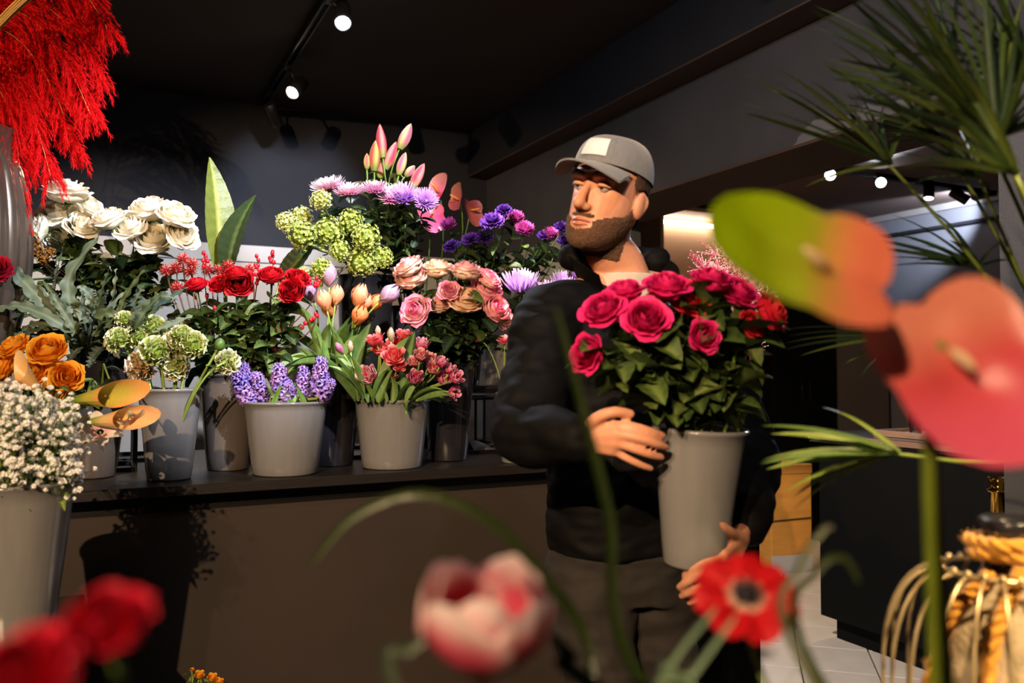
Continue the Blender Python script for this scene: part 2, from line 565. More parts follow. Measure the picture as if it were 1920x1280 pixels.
M_STEP = mat('black_gloss', '#161514', rough=.22, spec=.5, nscale=12, namt=.2, bump=.04, bscale=30)
sp_ = thing('display_step', 'low glossy black step in front of the flower counter', 'display step', (-.6, 2.2, 0))
wput('top_board', MB().box((-1.3, 1.86, .62), (-.025, 2.47, .65), bev=.003), M_STEP, sp_, smooth=False)
wput('front_panel', MB().box((-1.28, 1.88, 0), (-.045, 1.9, .62)), M_STEP, sp_, smooth=False)
wput('side_panel', MB().box((-.065, 1.9, 0), (-.045, 2.45, .62)), M_STEP, sp_, smooth=False)
wput('side_panel', MB().box((-1.28, 1.9, 0), (-1.26, 2.45, .62)), M_STEP, sp_, smooth=False)


def riser(label, x0, y0, x1, y1, z0, z1, board=True, r=.007):
    t = thing('metal_riser', label, 'riser', ((x0 + x1) / 2, (y0 + y1) / 2, z0), 'black metal risers on the flower counter')
    for x in (x0, x1):
        for y in (y0, y1):
            wput('leg', MB().box((x - r, y - r, z0), (x + r, y + r, z1), bev=.001), M_BLACKMETAL, t, smooth=False)
    for z in (z0 + r, z1 - r):
        for y in (y0, y1):
            wput('rail', MB().box((x0, y - r, z - r), (x1, y + r, z + r), bev=.001), M_BLACKMETAL, t, smooth=False)
        for x in (x0, x1):
            wput('rail', MB().box((x - r, y0, z - r), (x + r, y1, z + r), bev=.001), M_BLACKMETAL, t, smooth=False)
    if board:
        wput('top_board', MB().box((x0 - .01, y0 - .01, z1), (x1 + .01, y1 + .01, z1 + .015), bev=.002), M_SHELF, t, smooth=False)
        return z1 + .015
    return z1


BK = {}


def bucket(key, label, c, z0, h, r0, r1, m=None, name='flower_bucket', group='flower buckets', n=48, water=.7, tilt=None):
    """tapered bucket with a rolled rim, real wall thickness and water inside"""
    c = V((c[0], c[1], z0))
    t = thing(name, label, 'bucket', c, group)
    M = Matrix.Translation(c)
    if tilt is not None:
        M = frame(c, tilt)
    R = lambda z: r0 + (r1 - r0) * z / h
    th = .003
    pr = [(r0 * .3, .004), (r0 * .9, .004), (r0 * .96, 0), (r0, .006)] + [(R(h * k / 8), h * k / 8) for k in range(1, 8)]
    pr += [(R(h) - .001, h - .012), (r1 + .003, h - .009), (r1 + .005, h - .005), (r1 + .003, h - .001), (r1 - .001, h), (r1 - th, h - .004)]
    pr += [(R(h * k / 6) - th, h * k / 6) for k in range(5, 0, -1)] + [(r0 - th, .01), (r0 * .3, .01)]
    put('pail', MB().lathe(pr, n).mesh('pail', m or M_GREY), t, M)
    if water:
        zw = h * water
        put('water', MB().lathe([(.001, zw - .003), (R(zw) - th, zw - .003), (R(zw) - th, zw), (.001, zw)], 24).mesh('water', M_WATER), t, M)
    BK[key] = dict(c=c, h=h, r0=r0, r1=r1, M=M, o=t)
    return t


def base_at(px, py, z=ZS, r=0):
    """centre of a round base whose nearest point shows at the pixel"""
    p = atZ(px, py, z)
    v = V((p.x, p.y, 0)).normalized()
    return p + v * r


bucket('ran', 'tall narrow grey bucket holding the green and white ranunculus', base_at(317, 903, r=.066), ZS, .285, .066, .094)
bucket('hya', 'wide grey bucket holding the purple hyacinths', base_at(535, 895, r=.105), ZS, .24, .105, .134)
bucket('dtu', 'wide grey bucket holding the pink double tulips', base_at(735, 882, r=.104), ZS, .24, .104, .131)
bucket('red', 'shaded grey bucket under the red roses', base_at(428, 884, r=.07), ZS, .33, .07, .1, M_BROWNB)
bucket('pea', 'dark bucket holding the peach tulips, behind the hyacinths', base_at(622, 876, r=.075), ZS, .365, .075, .108, M_DARKB)
bucket('pin', 'tall black bucket under the pink roses', base_at(840, 866, r=.072), ZS, .37, .072, .102, M_DARKB)
bucket('cal', 'brown bucket of orange roses and calla lilies at the counter end', base_at(172, 899, r=.07), ZS, .25, .07, .098, M_BROWNB)
bucket('sml', 'small grey bucket half hidden by the florist sleeve', base_at(970, 870, r=.058), ZS, .26, .058, .078)
bucket('gyp', 'large grey bucket of white gypsophila standing on the low step', base_at(22, 1228, .65, r=.075), .65, .355, .078, .118)
# raised row behind
p1, p2 = atY(130, 700, 3.18), atY(330, 700, 3.18)
zr = riser('black metal riser behind the white roses', -.55, 3.36, .2, 3.62, ZS, 1.16)
bucket('whi', 'dark bucket under the white roses', (atY(205, 600, 3.49).x, 3.49), zr, .3, .075, .105, M_DARKB)
zr1 = riser('short black metal riser under the fern pot', -.17, 3.06, .115, 3.28, ZS, 1.055)
bucket('fer', 'dark glossy pot of the grey-green strap fern', (atY(188, 700, 3.17).x, 3.17), zr1, .22, .075, .098, M_DARKB)
zr2 = riser('black metal riser behind the tulips carrying the metal vase', .5, 3.09, 1.12, 3.47, ZS, 1.14)
M_STEEL = mat('dark_steel', '#4a484a', rough=.18, metal=.85, spec=.5, nscale=6, namt=.15, stretch=(8, 8, .5))
bucket('vib', 'tall dark metal vase holding the green snowball viburnum', (atY(685, 560, 3.22).x, 3.22), zr2, .465, .095, .112, M_STEEL, name='metal_vase')
bucket('lil', 'dark bucket of lilies and asters behind the metal vase', (atY(752, 560, 3.36).x + .05, 3.37), zr2, .36, .07, .1, M_DARKB)
zr3 = riser('black metal riser beside the pink roses', 1.46, 3.24, 1.63, 3.52, ZS, 1.12, board=False, r=.005)
riser('tall black metal riser behind the florist elbow', 1.2, 3.05, 1.55, 3.2, ZS, 1.16)
bucket('pur', 'dark bucket of purple carnations behind the florist', (1.31, 3.46), ZS, .42, .08, .11, M_DARKB)
bucket('mum', 'dark bucket of lilac chrysanthemums behind the florist', (1.36, 3.13), 1.175, .2, .06, .08, M_DARKB)
fc = thing('folded_cloth', 'crumpled grey cloth lying on the counter beside the riser', 'cloth', atZ(915, 842, ZS))
o_ = atZ(915, 842, ZS)
wput('cloth_sheet', MB().grid(lambda u, v: (o_.x + (u - .5) * .2, o_.y + (v - .5) * .16, ZS + .004 + .02 * (1 + sin(u * 7 + v * 2)) * (1 - abs(2 * v - 1) ** 3)), 16, 10), mat('grey_cloth', '#77716d', rough=.9), fc)

# ---------------- room beyond the doorway
ct = thing('service_counter', 'black service counter with a pale top edge beyond the doorway', 'counter', (3.4, 1.9, 0))
M_CBLK = mat('black_board', '#060606', rough=.7, spec=.12, nscale=8, namt=.2)
wput('body', MB().box((3.02, .9, .1), (3.7, 2.79, .905), bev=.003), M_CBLK, ct, smooth=False)
wput('plinth', MB().box((3.07, .95, 0), (3.65, 2.74, .1)), M_CBLK, ct, smooth=False)
wput('worktop', MB().box((2.99, .86, .905), (3.74, 2.82, .945), bev=.003), M_STEP, ct, smooth=False)
wput('edge_strip', MB().box((2.985, .86, .92), (2.99, 2.82, .943)), mat('brown_edge', '#7b5d4a', rough=.4), ct, smooth=False)
tb = thing('counter_tray', 'brown wooden tray on the service counter', 'tray', (3.3, 2.3, .945))
wput('tray_base', MB().box((3.1, 2.0, .9455), (3.5, 2.55, .957), bev=.002), mat('tray_wood', '#8a6a55', rough=.45, nscale=8, namt=.2, stretch=(12, 1, 1)), tb, smooth=False)
for a, b in (((3.1, 2.0, .957), (3.11, 2.55, .972)), ((3.49, 2.0, .957), (3.5, 2.55, .972)), ((3.11, 2.0, .957), (3.49, 2.01, .972)), ((3.11, 2.54, .957), (3.49, 2.55, .972))):
    wput('tray_edge', MB().box(a, b), MATS['tray_wood'], tb, smooth=False)
M_CHROME = mat('chrome', '#c9c4bd', rough=.12, metal=1)
for k, (px, lab) in enumerate(((1682, 'small clear glass on the service counter tray'), (1712, 'small chrome cup on the service counter tray'), (1748, 'small chrome cup at the tray end'))):
    q = atZ(px, 822, .957)
    g = thing('drinking_glass' if k == 0 else 'chrome_cup', lab, 'glass' if k == 0 else 'cup', (3.25, 2.45 - .14 * k, .957))
    M = Matrix.Translation((3.25, 2.45 - .14 * k, .957))
    hh = (.1, .045, .05)[k]
    if k == 0:
        gm = mat('clear_glass', '#ffffff', rough=.03)
        gm.node_tree.nodes['Principled BSDF'].inputs['Transmission Weight'].default_value = 1
    put('cup', MB().lathe([(.02, 0), (.026, .003), (.03, hh), (.028, hh), (.024, .006), (.002, .006)], 24, M=None).mesh('cup', gm if k == 0 else M_CHROME), g, M)
    put('foot_ring', MB().lathe([(.021, 0), (.027, 0), (.027, .004), (.021, .004)], 24).mesh('foot_ring', gm if k == 0 else M_CHROME), g, M)

M_TAN = mat('tan_board', '#c98a3a', rough=.55, nscale=6, namt=.1, stretch=(1, 1, 6))
bx = atZ(1478, 1080, 0)
cb = thing('wooden_box', 'tall tan wooden box standing on the floor beyond the doorway', 'box', (bx.x + .14, bx.y + .1, 0))
Mb = Matrix.Translation((bx.x + .1, bx.y + .16, 0)) @ Matrix.Rotation(radians(-12), 4, 'Z')
wput('box_body', MB().box((-.14, -.12, 0), (.14, .12, .6), bev=.003, M=Mb), M_TAN, cb, smooth=False)
wput('box_lid', MB().box((-.145, -.125, .602), (.145, .125, .66), bev=.003, M=Mb), M_TAN, cb, smooth=False)
wput('base_board', MB().box((-.142, -.124, .0), (.142, -.12, .11), M=Mb), M_WHITE, cb, smooth=False)
wput('strap', MB().tube([Mb @ V(q) for q in ((-.143, .1, .36), (-.143, -.05, .33), (-.14, -.124, .32), (0, -.124, .325), (.145, -.124, .33))], .004, 6), M_BLACKMETAL, cb)
# black cabinet against the far wall, grey screen beside it
kb = thing('black_cabinet', 'tall black cabinet against the wall beyond the doorway', 'cabinet', (5.0, 4.7, 0))
xa, xb = atY(1452, 700, 4.55).x, atY(1570, 700, 4.55).x
wput('carcass', MB().box((xa, 4.57, 0), (xb, 4.93, 1.72), bev=.003), M_CBLK, kb, smooth=False)
xm = (xa + xb) / 2 - .03
for a, b, hx in ((xa + .004, xm - .002, xm - .04), (xm + .002, xb - .004, xm + .04)):
    d_ = wput('door', MB().box((a, 4.55, .06), (b, 4.568, 1.7), bev=.002), M_CBLK, kb, smooth=False)
    wput('handle', MB().tube([(hx, 4.548, 1.0), (hx, 4.53, 1.0), (hx, 4.53, 1.16), (hx, 4.548, 1.16)], .005, 8), M_BLACKMETAL, d_)
gp = thing('grey_screen', 'plain taupe partition screen beside the black cabinet', 'screen', (xb + .3, 4.6, 0))
wput('screen_panel', MB().box((xb + .01, 4.58, .03), (xb + .62, 4.61, 1.8), bev=.003), mat('taupe_board', '#6f635d', rough=.6, nscale=3, namt=.06), gp, smooth=False)
wput('screen_foot', MB().box((xb + .05, 4.5, 0), (xb + .58, 4.7, .03), bev=.003), M_BLACKMETAL, gp, smooth=False)
# stanchion
sx = atD(1871, 900, 2.68)
sn = thing('barrier_post', 'black barrier post with a polished gold cup top', 'post', (sx.x, sx.y, 0))
Ms = Matrix.Translation((sx.x, sx.y, 0))
M_GOLD = mat('polished_gold', '#d9a441', rough=.14, metal=1)
put('pole', MB().lathe([(.021, .02), (.021, .8)], 24).mesh('pole', M_CBLK), sn, Ms)
zt_ = sx.z + .01
put('gold_collar', MB().lathe([(.0215, zt_ - .115), (.0235, zt_ - .112), (.0235, zt_ - .05), (.034, zt_ - .046), (.034, zt_ - .04), (.0235, zt_ - .036), (.024, zt_ - .02), (.03, zt_), (.027, zt_), (.002, zt_ - .02)], 32).mesh('gold_collar', M_GOLD), sn, Ms)
put('pole', MB().lathe([(.021, .8), (.021, zt_ - .112)], 24).mesh('pole', M_CBLK), sn, Ms)
put('foot_plate', MB().lathe([(.14, 0), (.15, .006), (.14, .016), (.03, .024)], 40).mesh('foot_plate', M_CBLK), sn, Ms)

# ribbed silver vase, upper left
vz = riser('tall black metal stand under the ribbed silver vase', -1.06, 2.95, -.6, 3.3, ZS, 1.22)
vc = V((atY(-52, 400, 3.1).x, 3.1, vz))
vs = thing('ribbed_vase', 'ribbed silver glazed vase holding the red pampas plumes', 'vase', vc)
M_SILV = mat('silver_glaze', '#6f655c', rough=.22, metal=.7, nscale=3, namt=.35, stretch=(1, 1, 1.5))


def vase_pt(u, v):
    a = 2 * pi * u
    z = v * .78
    r = .075 + .09 * sin(pi * min(1, (v * .93 + .02))) ** .8
    if v > .88:
        r = r - .01 + (v - .88) * .35
    r *= 1 + .05 * abs(sin(a * 11)) * (1 if v < .9 else 0)
    return (r * cos(a), r * sin(a), z)


vm = MB().grid(vase_pt, 168, 26, wrap=True)
vm.lathe([(.001, 0), (.07, 0), (.074, .001)], 40)
put('vase_body', vm.mesh('vase_body', M_SILV), vs, Matrix.Translation(vc))
put('vase_lip', MB().lathe([(.084, .772), (.1, .772), (.103, .779), (.1, .786), (.088, .786), (.084, .78)], 40).mesh('vase_lip', M_SILV), vs, Matrix.Translation(vc))

# ------------------------------------------------------------------ flower kits: lists of (part name, mesh, matrix) for a bloom of radius 1 looking up +Z
def petal(name, w, h, rb, rm, curl, cols, tiltback=0, m=M_PETAL, nu=6, nv=6, ruf=.03, seed=0, point=0, spiral=.05, fringe=0, top=.2, mid=.5, e0=.62):
    """a petal as a shell wrapped round the bloom's axis: half angle w, height h, base/body radius rb/rm, outward curl at the rim"""
    ca, cb, cc = cols

    def fn(u, v):
        x = 2 * u - 1
        hv = v * (1 - top * abs(x) ** 2.2 * (1 + point))
        wid = w * (.35 + .65 * sin(pi * (.5 * min(1, v * 1.25)))) * (1 - .25 * max(0, v - .8) / .2 - point * .55 * max(0, v - .55) / .45)
        a = x * wid
        r = rb + (rm - rb) * sin(pi * .5 * min(1, hv / (mid * 1.3))) ** .85
        k = max(0, (hv - .62) / .38)
        r += curl * k * k + spiral * x
        r += ruf * noise.noise(V((x * 2.3 + seed * 3.1, v * 2.3, seed))) * (.4 + v)
        z = h * hv - curl * .55 * k ** 3 + tiltback * v
        z += ruf * .8 * noise.noise(V((x * 3 + seed, 7.7, v * 3))) * v
        if fringe:
            z += fringe * ((int(u * nu) % 2) - .5) * (1 if v > .98 else 0)
        return (r * cos(a), r * sin(a), z)

    def cf(u, v):
        x = abs(2 * u - 1)
        e = max(v, .55 + .45 * x * sstep(.3, .7, v) if x > .6 else 0)
        return mixc(mixc(ca, cb, v * 2), cc, sstep(e0, min(1, e0 + .38), max(v, x * .9 * (v > .25))))
    return MB().grid(fn, nu, nv, cf).mesh(name, m)


GA = 2.39996


def rose_kit(nm, base, body, edge, heart, openness=.6, seed=0, sep='#5d7a2c'):
    base, body, edge, heart, sep = map(lin, (base, body, edge, heart, sep))
    o = openness
    kit = []
    hb = MB()
    for k in range(7):                       # tight spiral heart
        r0 = .04 + .05 * k

        def fn(u, v, r0=r0, k=k):
            a = k * 2.1 + u * 4.2
            r = r0 + .05 * u + .05 * v
            return (r * cos(a), r * sin(a), .2 + (.9 - .01 * k) * v + .02 * sin(9 * u + k))
        hb.grid(fn, 9, 3, lambda u, v: mixc(body, heart, v))
    kit.append(('bloom_heart', hb.mesh('bloom_heart', M_PETAL), Matrix.Identity(4)))
    rows = [(3, 1.35, 1.16, .08, .34, -.12), (4, 1.15, 1.16, .1, .48, -.06 + .05 * o), (5, .98, 1.1, .12, .64 + .03 * o, .03 + .1 * o),
            (5, .95, 1.02 - .06 * o, .14, .78 + .05 * o, .08 + .17 * o), (4, .9, .9 - .1 * o, .14, .84 + .06 * o, .12 + .22 * o)]
    for i, (n, w, h, rb, rm, cu) in enumerate(rows):
        vars_ = [petal('petal', w, h, rb, rm, cu, (base, mixc(body, heart, max(0, .5 - .17 * i)), edge), nu=7, nv=7, ruf=.05 + .02 * i, seed=seed + i * 5 + q, top=.16, mid=.42, e0=.74) for q in range(2)]
        for j in range(n):
            kit.append(('petal', vars_[j % 2], Matrix.Rotation(2 * pi * j / n + i * 1.3 + seed, 4, 'Z')))
    sm = MB()
    for j in range(5):
        a = 2 * pi * j / 5

        def fn(u, v, a=a):
            x = (u - .5) * .22 * (1 - v) * 2
            r = .1 + .42 * v
            return (r * cos(a) - x * sin(a), r * sin(a) + x * cos(a), .05 + .02 * v - .12 * v * v)
        sm.grid(fn, 2, 4, lambda u, v: sep)
    sm.ball((0, 0, .02), (.17, .17, .15), 8, 5, sep)
    kit.append(('calyx', sm.mesh('calyx', M_LEAF), Matrix.Identity(4)))
    return kit


def tulip_kit(nm, base, body, edge, n=6, fat=1, double=0, seed=0, open_=0, h=1.8, pt=.3):
    base, body, edge = map(lin, (base, body, edge))
    kit = []
    rows = [(3, 1.2, h, .12, .6 * fat, -.4 + open_), (3, 1.25, h * .95, .12, .7 * fat, -.44 + open_)]
    if double:
        rows = [(3, 1.0, h * .8, .08, .32, .02), (4, .95, h * .86, .1, .48, .05 + open_), (5, .8, h * .84, .1, .62, .1 + open_), (5, .8, h * .74, .12, .74, .16 + open_)]
    for i, (n, w, hh, rb, rm, cu) in enumerate(rows):
        me = petal('petal', w, hh, rb, rm, cu, (base, body, edge), nu=6, nv=7, ruf=.03 + .03 * double, seed=seed + i, point=pt, top=.22, mid=.5, spiral=.05, e0=.58 if double else .62)
        for j in range(n):
            kit.append(('petal', me, Matrix.Rotation(2 * pi * j / n + i * pi / 3 + .4 * double * i, 4, 'Z')))
    return kit


def mum_kit(nm, cin, cout, ctip, layers, pw=.06, seed=0, curve=.3, heart=None, under=None):
    """many strap petals in rings; layers: (count, elevation angle, length, start radius)"""
    cin, cout, ctip = map(lin, (cin, cout, ctip))
    rnd = random.Random(seed)
    mb = MB()
    for li, (n, el, L, r0) in enumerate(layers):
        t = li / max(1, len(layers) - 1)
        c = mixc(cout, cin, t)
        for j in range(n):
            a = 2 * pi * (j + rnd.random() * .6) / n + li
            e = radians(el + rnd.uniform(-7, 7))
            l_ = L * rnd.uniform(.86, 1.08)
            tw = rnd.uniform(-.4, .4)
            pts = []
            for k in range(5):
                v = k / 4
                ee = e + curve * v * v
                pts.append((r0 + l_ * v * cos(e + curve * .5 * v), l_ * v * sin(ee), pw * (.5 + .9 * sin(pi * min(1, v * .8 + .12)))))
            vs, cs = [], []
            for k, (r, z, wd) in enumerate(pts):
                for s in (-1, 1):
                    x = s * wd * .5
                    vs.append((r * cos(a) - x * sin(a), r * sin(a) + x * cos(a), z + tw * x + abs(x) * .5))
                    cs.append(mixc(c, ctip, sstep(.5, 1, k / 4)))
            mb.add(vs, [(2 * k, 2 * k + 1, 2 * k + 3, 2 * k + 2) for k in range(4)], cs)
    if heart:
        mb.ball((0, 0, .08), (.2, .2, .12), 10, 5, lin(heart))
    g = MB().ball((0, 0, -.1), (.22, .22, .16), 8, 5, lin('#3f5c22'))
    return [('petals', mb.mesh('petals', M_PETAL), Matrix.Identity(4)), ('calyx', g.mesh('calyx', M_LEAF), Matrix.Identity(4))]


def ball_kit(nm, cols, n, fs, seed=0, petals=5, flat=.35, squash=1, ruffle=.0):
    """round head of many small florets"""
    rnd = random.Random(seed)
    mb = MB().ball((0, 0, 0), (.8, .8, .8 * squash), 10, 7, lin(cols[0]))
    for i in range(n):
        z = 1 - 2 * (i + .5) / n
        if z < -.86:
            continue
        a = i * GA
        a += rnd.uniform(-.25, .25)
        z = max(-1, min(1, z + rnd.uniform(-.06, .06)))
        d = V((sqrt(1 - z * z) * cos(a), sqrt(1 - z * z) * sin(a), z * squash)) * rnd.uniform(.8, 1.08) * (1 + .12 * noise.noise(V((3 * z, 2 * cos(a), 2 * sin(a) + seed))))
        M = frame(d, d, rnd.random() * 6, fs * rnd.uniform(.8, 1.15))
        c = mixc(lin(cols[1]), lin(cols[2]), rnd.random())
        for j in range(petals):
            b = 2 * pi * j / petals
            ca, sa = cos(b), sin(b)
            up = flat * rnd.uniform(.4, 1.6)
            vs = [(0, 0, 0), (.55 * ca - .42 * sa, .55 * sa + .42 * ca, up * .5 + ruffle * rnd.random()), (1.0 * ca, 1.0 * sa, up + ruffle * rnd.random()), (.55 * ca + .42 * sa, .55 * sa - .42 * ca, up * .5 + ruffle * rnd.random())]
            mb.add(vs, [(0, 3, 2, 1)], [mixc(c, lin(cols[0]), .5), c, c, c], M)
    return [('flower_head', mb.mesh('flower_head', M_PETAL), Matrix.Identity(4))]


def ranunculus_kit(seed, c0, c1, c2):
    """globe of tight ruffled petals"""
    rnd = random.Random(seed)
    mb = MB().ball((0, 0, 0), (.78, .78, .72), 10, 7, lin(c0))
    n = 75
    for i in range(n):
        z = 1 - 1.75 * (i + .5) / n
        a = i * GA
        s_ = sqrt(max(0, 1 - z * z))
        d = V((s_ * cos(a), s_ * sin(a), z * .9))
        M = frame(d * .74, (d + V((0, 0, .5))).normalized(), rnd.random() * 6, rnd.uniform(.22, .32))
        wv = rnd.uniform(0, 6)
        mb.grid(lambda u, v: ((u - .5) * 2.0 * (.6 + .5 * v), .25 * cos((u - .5) * 3) - .2 + .25 * sin(u * 9 + wv) * v, v * 1.2), 5, 2,
                lambda u, v: mixc(mixc(lin(c0), lin(c1), v * 1.4), lin(c2), sstep(.7, 1, v)), M=M)
    return [('bloom', mb.mesh('bloom', M_PETAL), Matrix.Identity(4))]


def leaf_mesh(nm, L, wd, col, rib, bend=.25, fold=.25, nu=4, nv=8, shape=.8, wav=0, wfreq=5, m=None, serr=0, seed=0, tip=1.0, base=.0):
    col, rib = lin(col), lin(rib)

    def fn(u, v):
        x = 2 * u - 1
        w_ = wd * (base * (1 - v) ** 2 + sin(pi * min(1, v ** shape)) ** tip)
        if serr:
            w_ *= 1 + serr * (((j_(v)) % 2) - .5)
        y = L * (v - bend * .35 * v ** 3)
        z = -bend * L * v * v + fold * wd * abs(x) * sin(pi * v) + wav * sin(v * wfreq * 2 * pi + (x > 0) * 1.3 + seed) * abs(x) ** 2
        return (x * w_ * .5, y, z)

    def j_(v):
        return int(round(v * nv))

    def cf(u, v):
        x = abs(2 * u - 1)
        c = mixc(rib, col, sstep(0, .22, x))
        return mixc(c, rib, .25 * (int(v * nv) % 2))
    return MB().grid(fn, nu, nv, cf).mesh(nm, m or M_LEAF)


ROSELEAF = [leaf_mesh('leaf', 1, .66, c, r, bend=b, fold=.28, nv=10, shape=.72, serr=.07, tip=.75) for c, r, b in
            (('#2c3d1b', '#52662f', .2), ('#374a1f', '#65783c', .35), ('#23341b', '#455a2d', .1), ('#455425', '#748346', .3))]
DARKLEAF = [leaf_mesh('leaf', 1, .6, c, r, bend=b, fold=.25, nv=10, shape=.7, serr=.2, tip=.7) for c, r, b in
            (('#1a2915', '#364a28', .2), ('#22331a', '#4a6038', .35), ('#17261a', '#334a32', .1))]
TULEAF = [leaf_mesh('leaf', 1, .2, c, r, bend=b, fold=.6, nv=12, shape=.75, wav=.012, wfreq=1.5, tip=.7, base=.25) for c, r, b in
          (('#5d7d3a', '#86a35c', .12), ('#6c8c44', '#93ac66', .3), ('#4b6c34', '#7a975a', .05))]
VIBLEAF = [leaf_mesh('leaf', 1, .85, c, r, bend=.2, fold=.2, nv=12, shape=.65, serr=.35, tip=.6) for c, r in (('#6a8431', '#9db457'), ('#4e6a28', '#87a04c'))]

GREEN = lin('#55702f')
PALE = lin('#86a04c')
DARKG = lin('#2f4722')


def scal(k):
    return Matrix.Scale(k, 4)


def stem_path(src, head, d, n=12, straight=.35, rnd=random, bulge=0):
    """from the foot of the bucket, through its mouth, up to the head along -d"""
    b = BK[src]
    c, h = b['c'], b['h']
    ax = (b['M'].to_3x3() @ V((0, 0, 1)))
    mouth = c + ax * (h * .96)
    off = V(head) - mouth
    off -= ax * off.dot(ax)
    k = min(b['r1'] * .78, off.length * .5)
    offn = off.normalized() * k if off.length > 1e-6 else V((0, 0, 0))
    jx = V((rnd.uniform(-1, 1), rnd.uniform(-1, 1), 0)) * b['r1'] * .18
    rim = mouth + offn + jx
    foot = c + ax * (h * .12) - offn * (b['r0'] / b['r1']) * .5 + jx * .5
    L = (V(head) - rim).length
    p1 = foot + (rim - foot) * .55
    a = bez(foot, foot + (rim - foot) * .35, foot + (rim - foot) * .7, rim, 3)
    g = (rim - foot).normalized()
    bcurve = bez(rim, rim + g * L * .4, V(head) - V(d) * L * straight, V(head), n)
    return a[:-1] + bcurve


CNT = {}


def flower(name, label, cat, group, src, px, py, D, size, d, kit, stem_r=.003, scol=GREEN, leaves=None, nleaf=0, leaf_len=.05, lzone=(.45, .95), seed=0, extra=None, path=None, lift=0, roll=None, drop=.1):
    """a cut flower: Empty at the foot of its stem > stem, the pieces of the bloom, leaves. size: bloom width in photo pixels."""
    rnd = random.Random(seed * 7919 + int(px * 13 + py * 7))
    pos = atD(px, py, D)
    d = V(d).normalized()
    s = S(size, D) / 2
    head = pos - d * (s * .35 + lift)            # pixel marks the middle of the bloom
    pts = path or stem_path(src, head, d, rnd=rnd)
    t = thing(name, label, cat, pts[0], group)
    k = len(pts)
    wput('stem', MB().tube(pts, [stem_r * (1 - .25 * i / k) for i in range(k)], 6, scol), M_STEM, t, origin=pts[0])
    Fm = frame(head, d, rnd.random() * 6 if roll is None else roll, s)
    for nm, me, M in kit:
        put(nm, me, t, Fm @ M)
    if leaves:
        for i in range(nleaf):
            f = rnd.uniform(*lzone)
            q = min(k - 2, int(f * (k - 1)))
            p = pts[q].lerp(pts[q + 1], rnd.random())
            dd = V((rnd.uniform(-1, 1), rnd.uniform(-1, 1), rnd.uniform(-.3, .7)))
            dd = (dd - FW * .25).normalized()
            ql = dd.to_track_quat('Y', 'Z').to_matrix().to_4x4()
            put('leaf', rnd.choice(leaves), t, Matrix.Translation(p) @ ql @ Matrix.Rotation(rnd.uniform(-.7, .7), 4, 'Y') @ scal(leaf_len * rnd.uniform(.7, 1.2)))
    return t


# ------------------------------------------------------------------ white roses
WR = [rose_kit('w', '#d8d4a4', '#f8f3df', '#fffcf2', '#f6eccb', o, s) for o, s in ((.9, 1), (.6, 2), (1.0, 3))]
for k, (px, py, sz, d, lab) in enumerate([
    (125, 369, 78, (.1, .3, 1), 'topmost white rose of the pair of clumps, opening upward'),
    (165, 392, 52, (.6, .3, .6), 'half hidden white rose just behind the topmost one'),
    (112, 411, 80, (-.05, .6, .8), 'big white rose directly under the topmost white rose'),
    (76, 437, 62, (-.7, .6, .3), 'cream white rose nearest to the ribbed vase'),
    (160, 428, 68, (.25, .7, .6), 'white rose low between the two clumps, above a fern frond'),
    (114, 447, 56, (-.1, .8, -.1), 'shaded white rose below the big left white rose'),
    (206, 418, 64, (-.2, .5, .8), 'white rose in the middle gap, facing up'),
    (244, 428, 66, (.1, .8, .55), 'white rose in the middle, slightly in front of its neighbour'),
    (283, 401, 74, (-.1, .5, .9), 'white rose at the top of the right clump'),
    (328, 410, 68, (.45, .5, .8), 'white rose at the top right end of the clump'),
    (336, 441, 66, (.75, .6, .3), 'white rose leaning outward at the far end of the clump'),
    (288, 455, 74, (.15, .65, .6), 'white rose hanging lowest of the right clump, facing out'),
]):
    flower('white_rose', lab, 'rose', 'white roses', 'whi', px, py, 2.86 + .05 * (k % 3), sz, dv(*d), WR[k % 3], .0035, DARKG, ROSELEAF + DARKLEAF, 22, .09, (.22, .74), k)

# ------------------------------------------------------------------ red roses
RR = [rose_kit('r', '#6d0512', '#b4091c', '#d81a26', '#a00616', o, s, '#3d5526') for o, s in ((.45, 4), (.75, 5))]
for k, (px, py, sz, d, lab) in enumerate([
    (369, 539, 44, (-.1, .35, .9), 'red rose at the fern side of the red bunch, seen from the side'),
    (414, 536, 42, (-.1, .7, .6), 'dark red rose tucked behind the big red rose'),
    (443, 518, 44, (.1, .4, .9), 'red rose peeking over the big red rose'),
    (450, 534, 54, (.12, .95, .35), 'big red rose facing the front, petals in a full spiral'),
    (508, 522, 50, (.1, .5, .85), 'red rose to the right of the big one, opening upward'),
    (557, 527, 48, (.35, .5, .7), 'red rose at the back of the outer red pair'),
    (548, 548, 50, (.1, .9, .3), 'red rose lowest and nearest to the lilac tulip'),
]):
    flower('red_rose', lab, 'rose', 'red roses', 'red', px, py, 2.76 + .04 * (k % 2), sz, dv(*d), RR[k % 2], .0032, DARKG, ROSELEAF, 22, .08, (.22, .86), 20 + k)

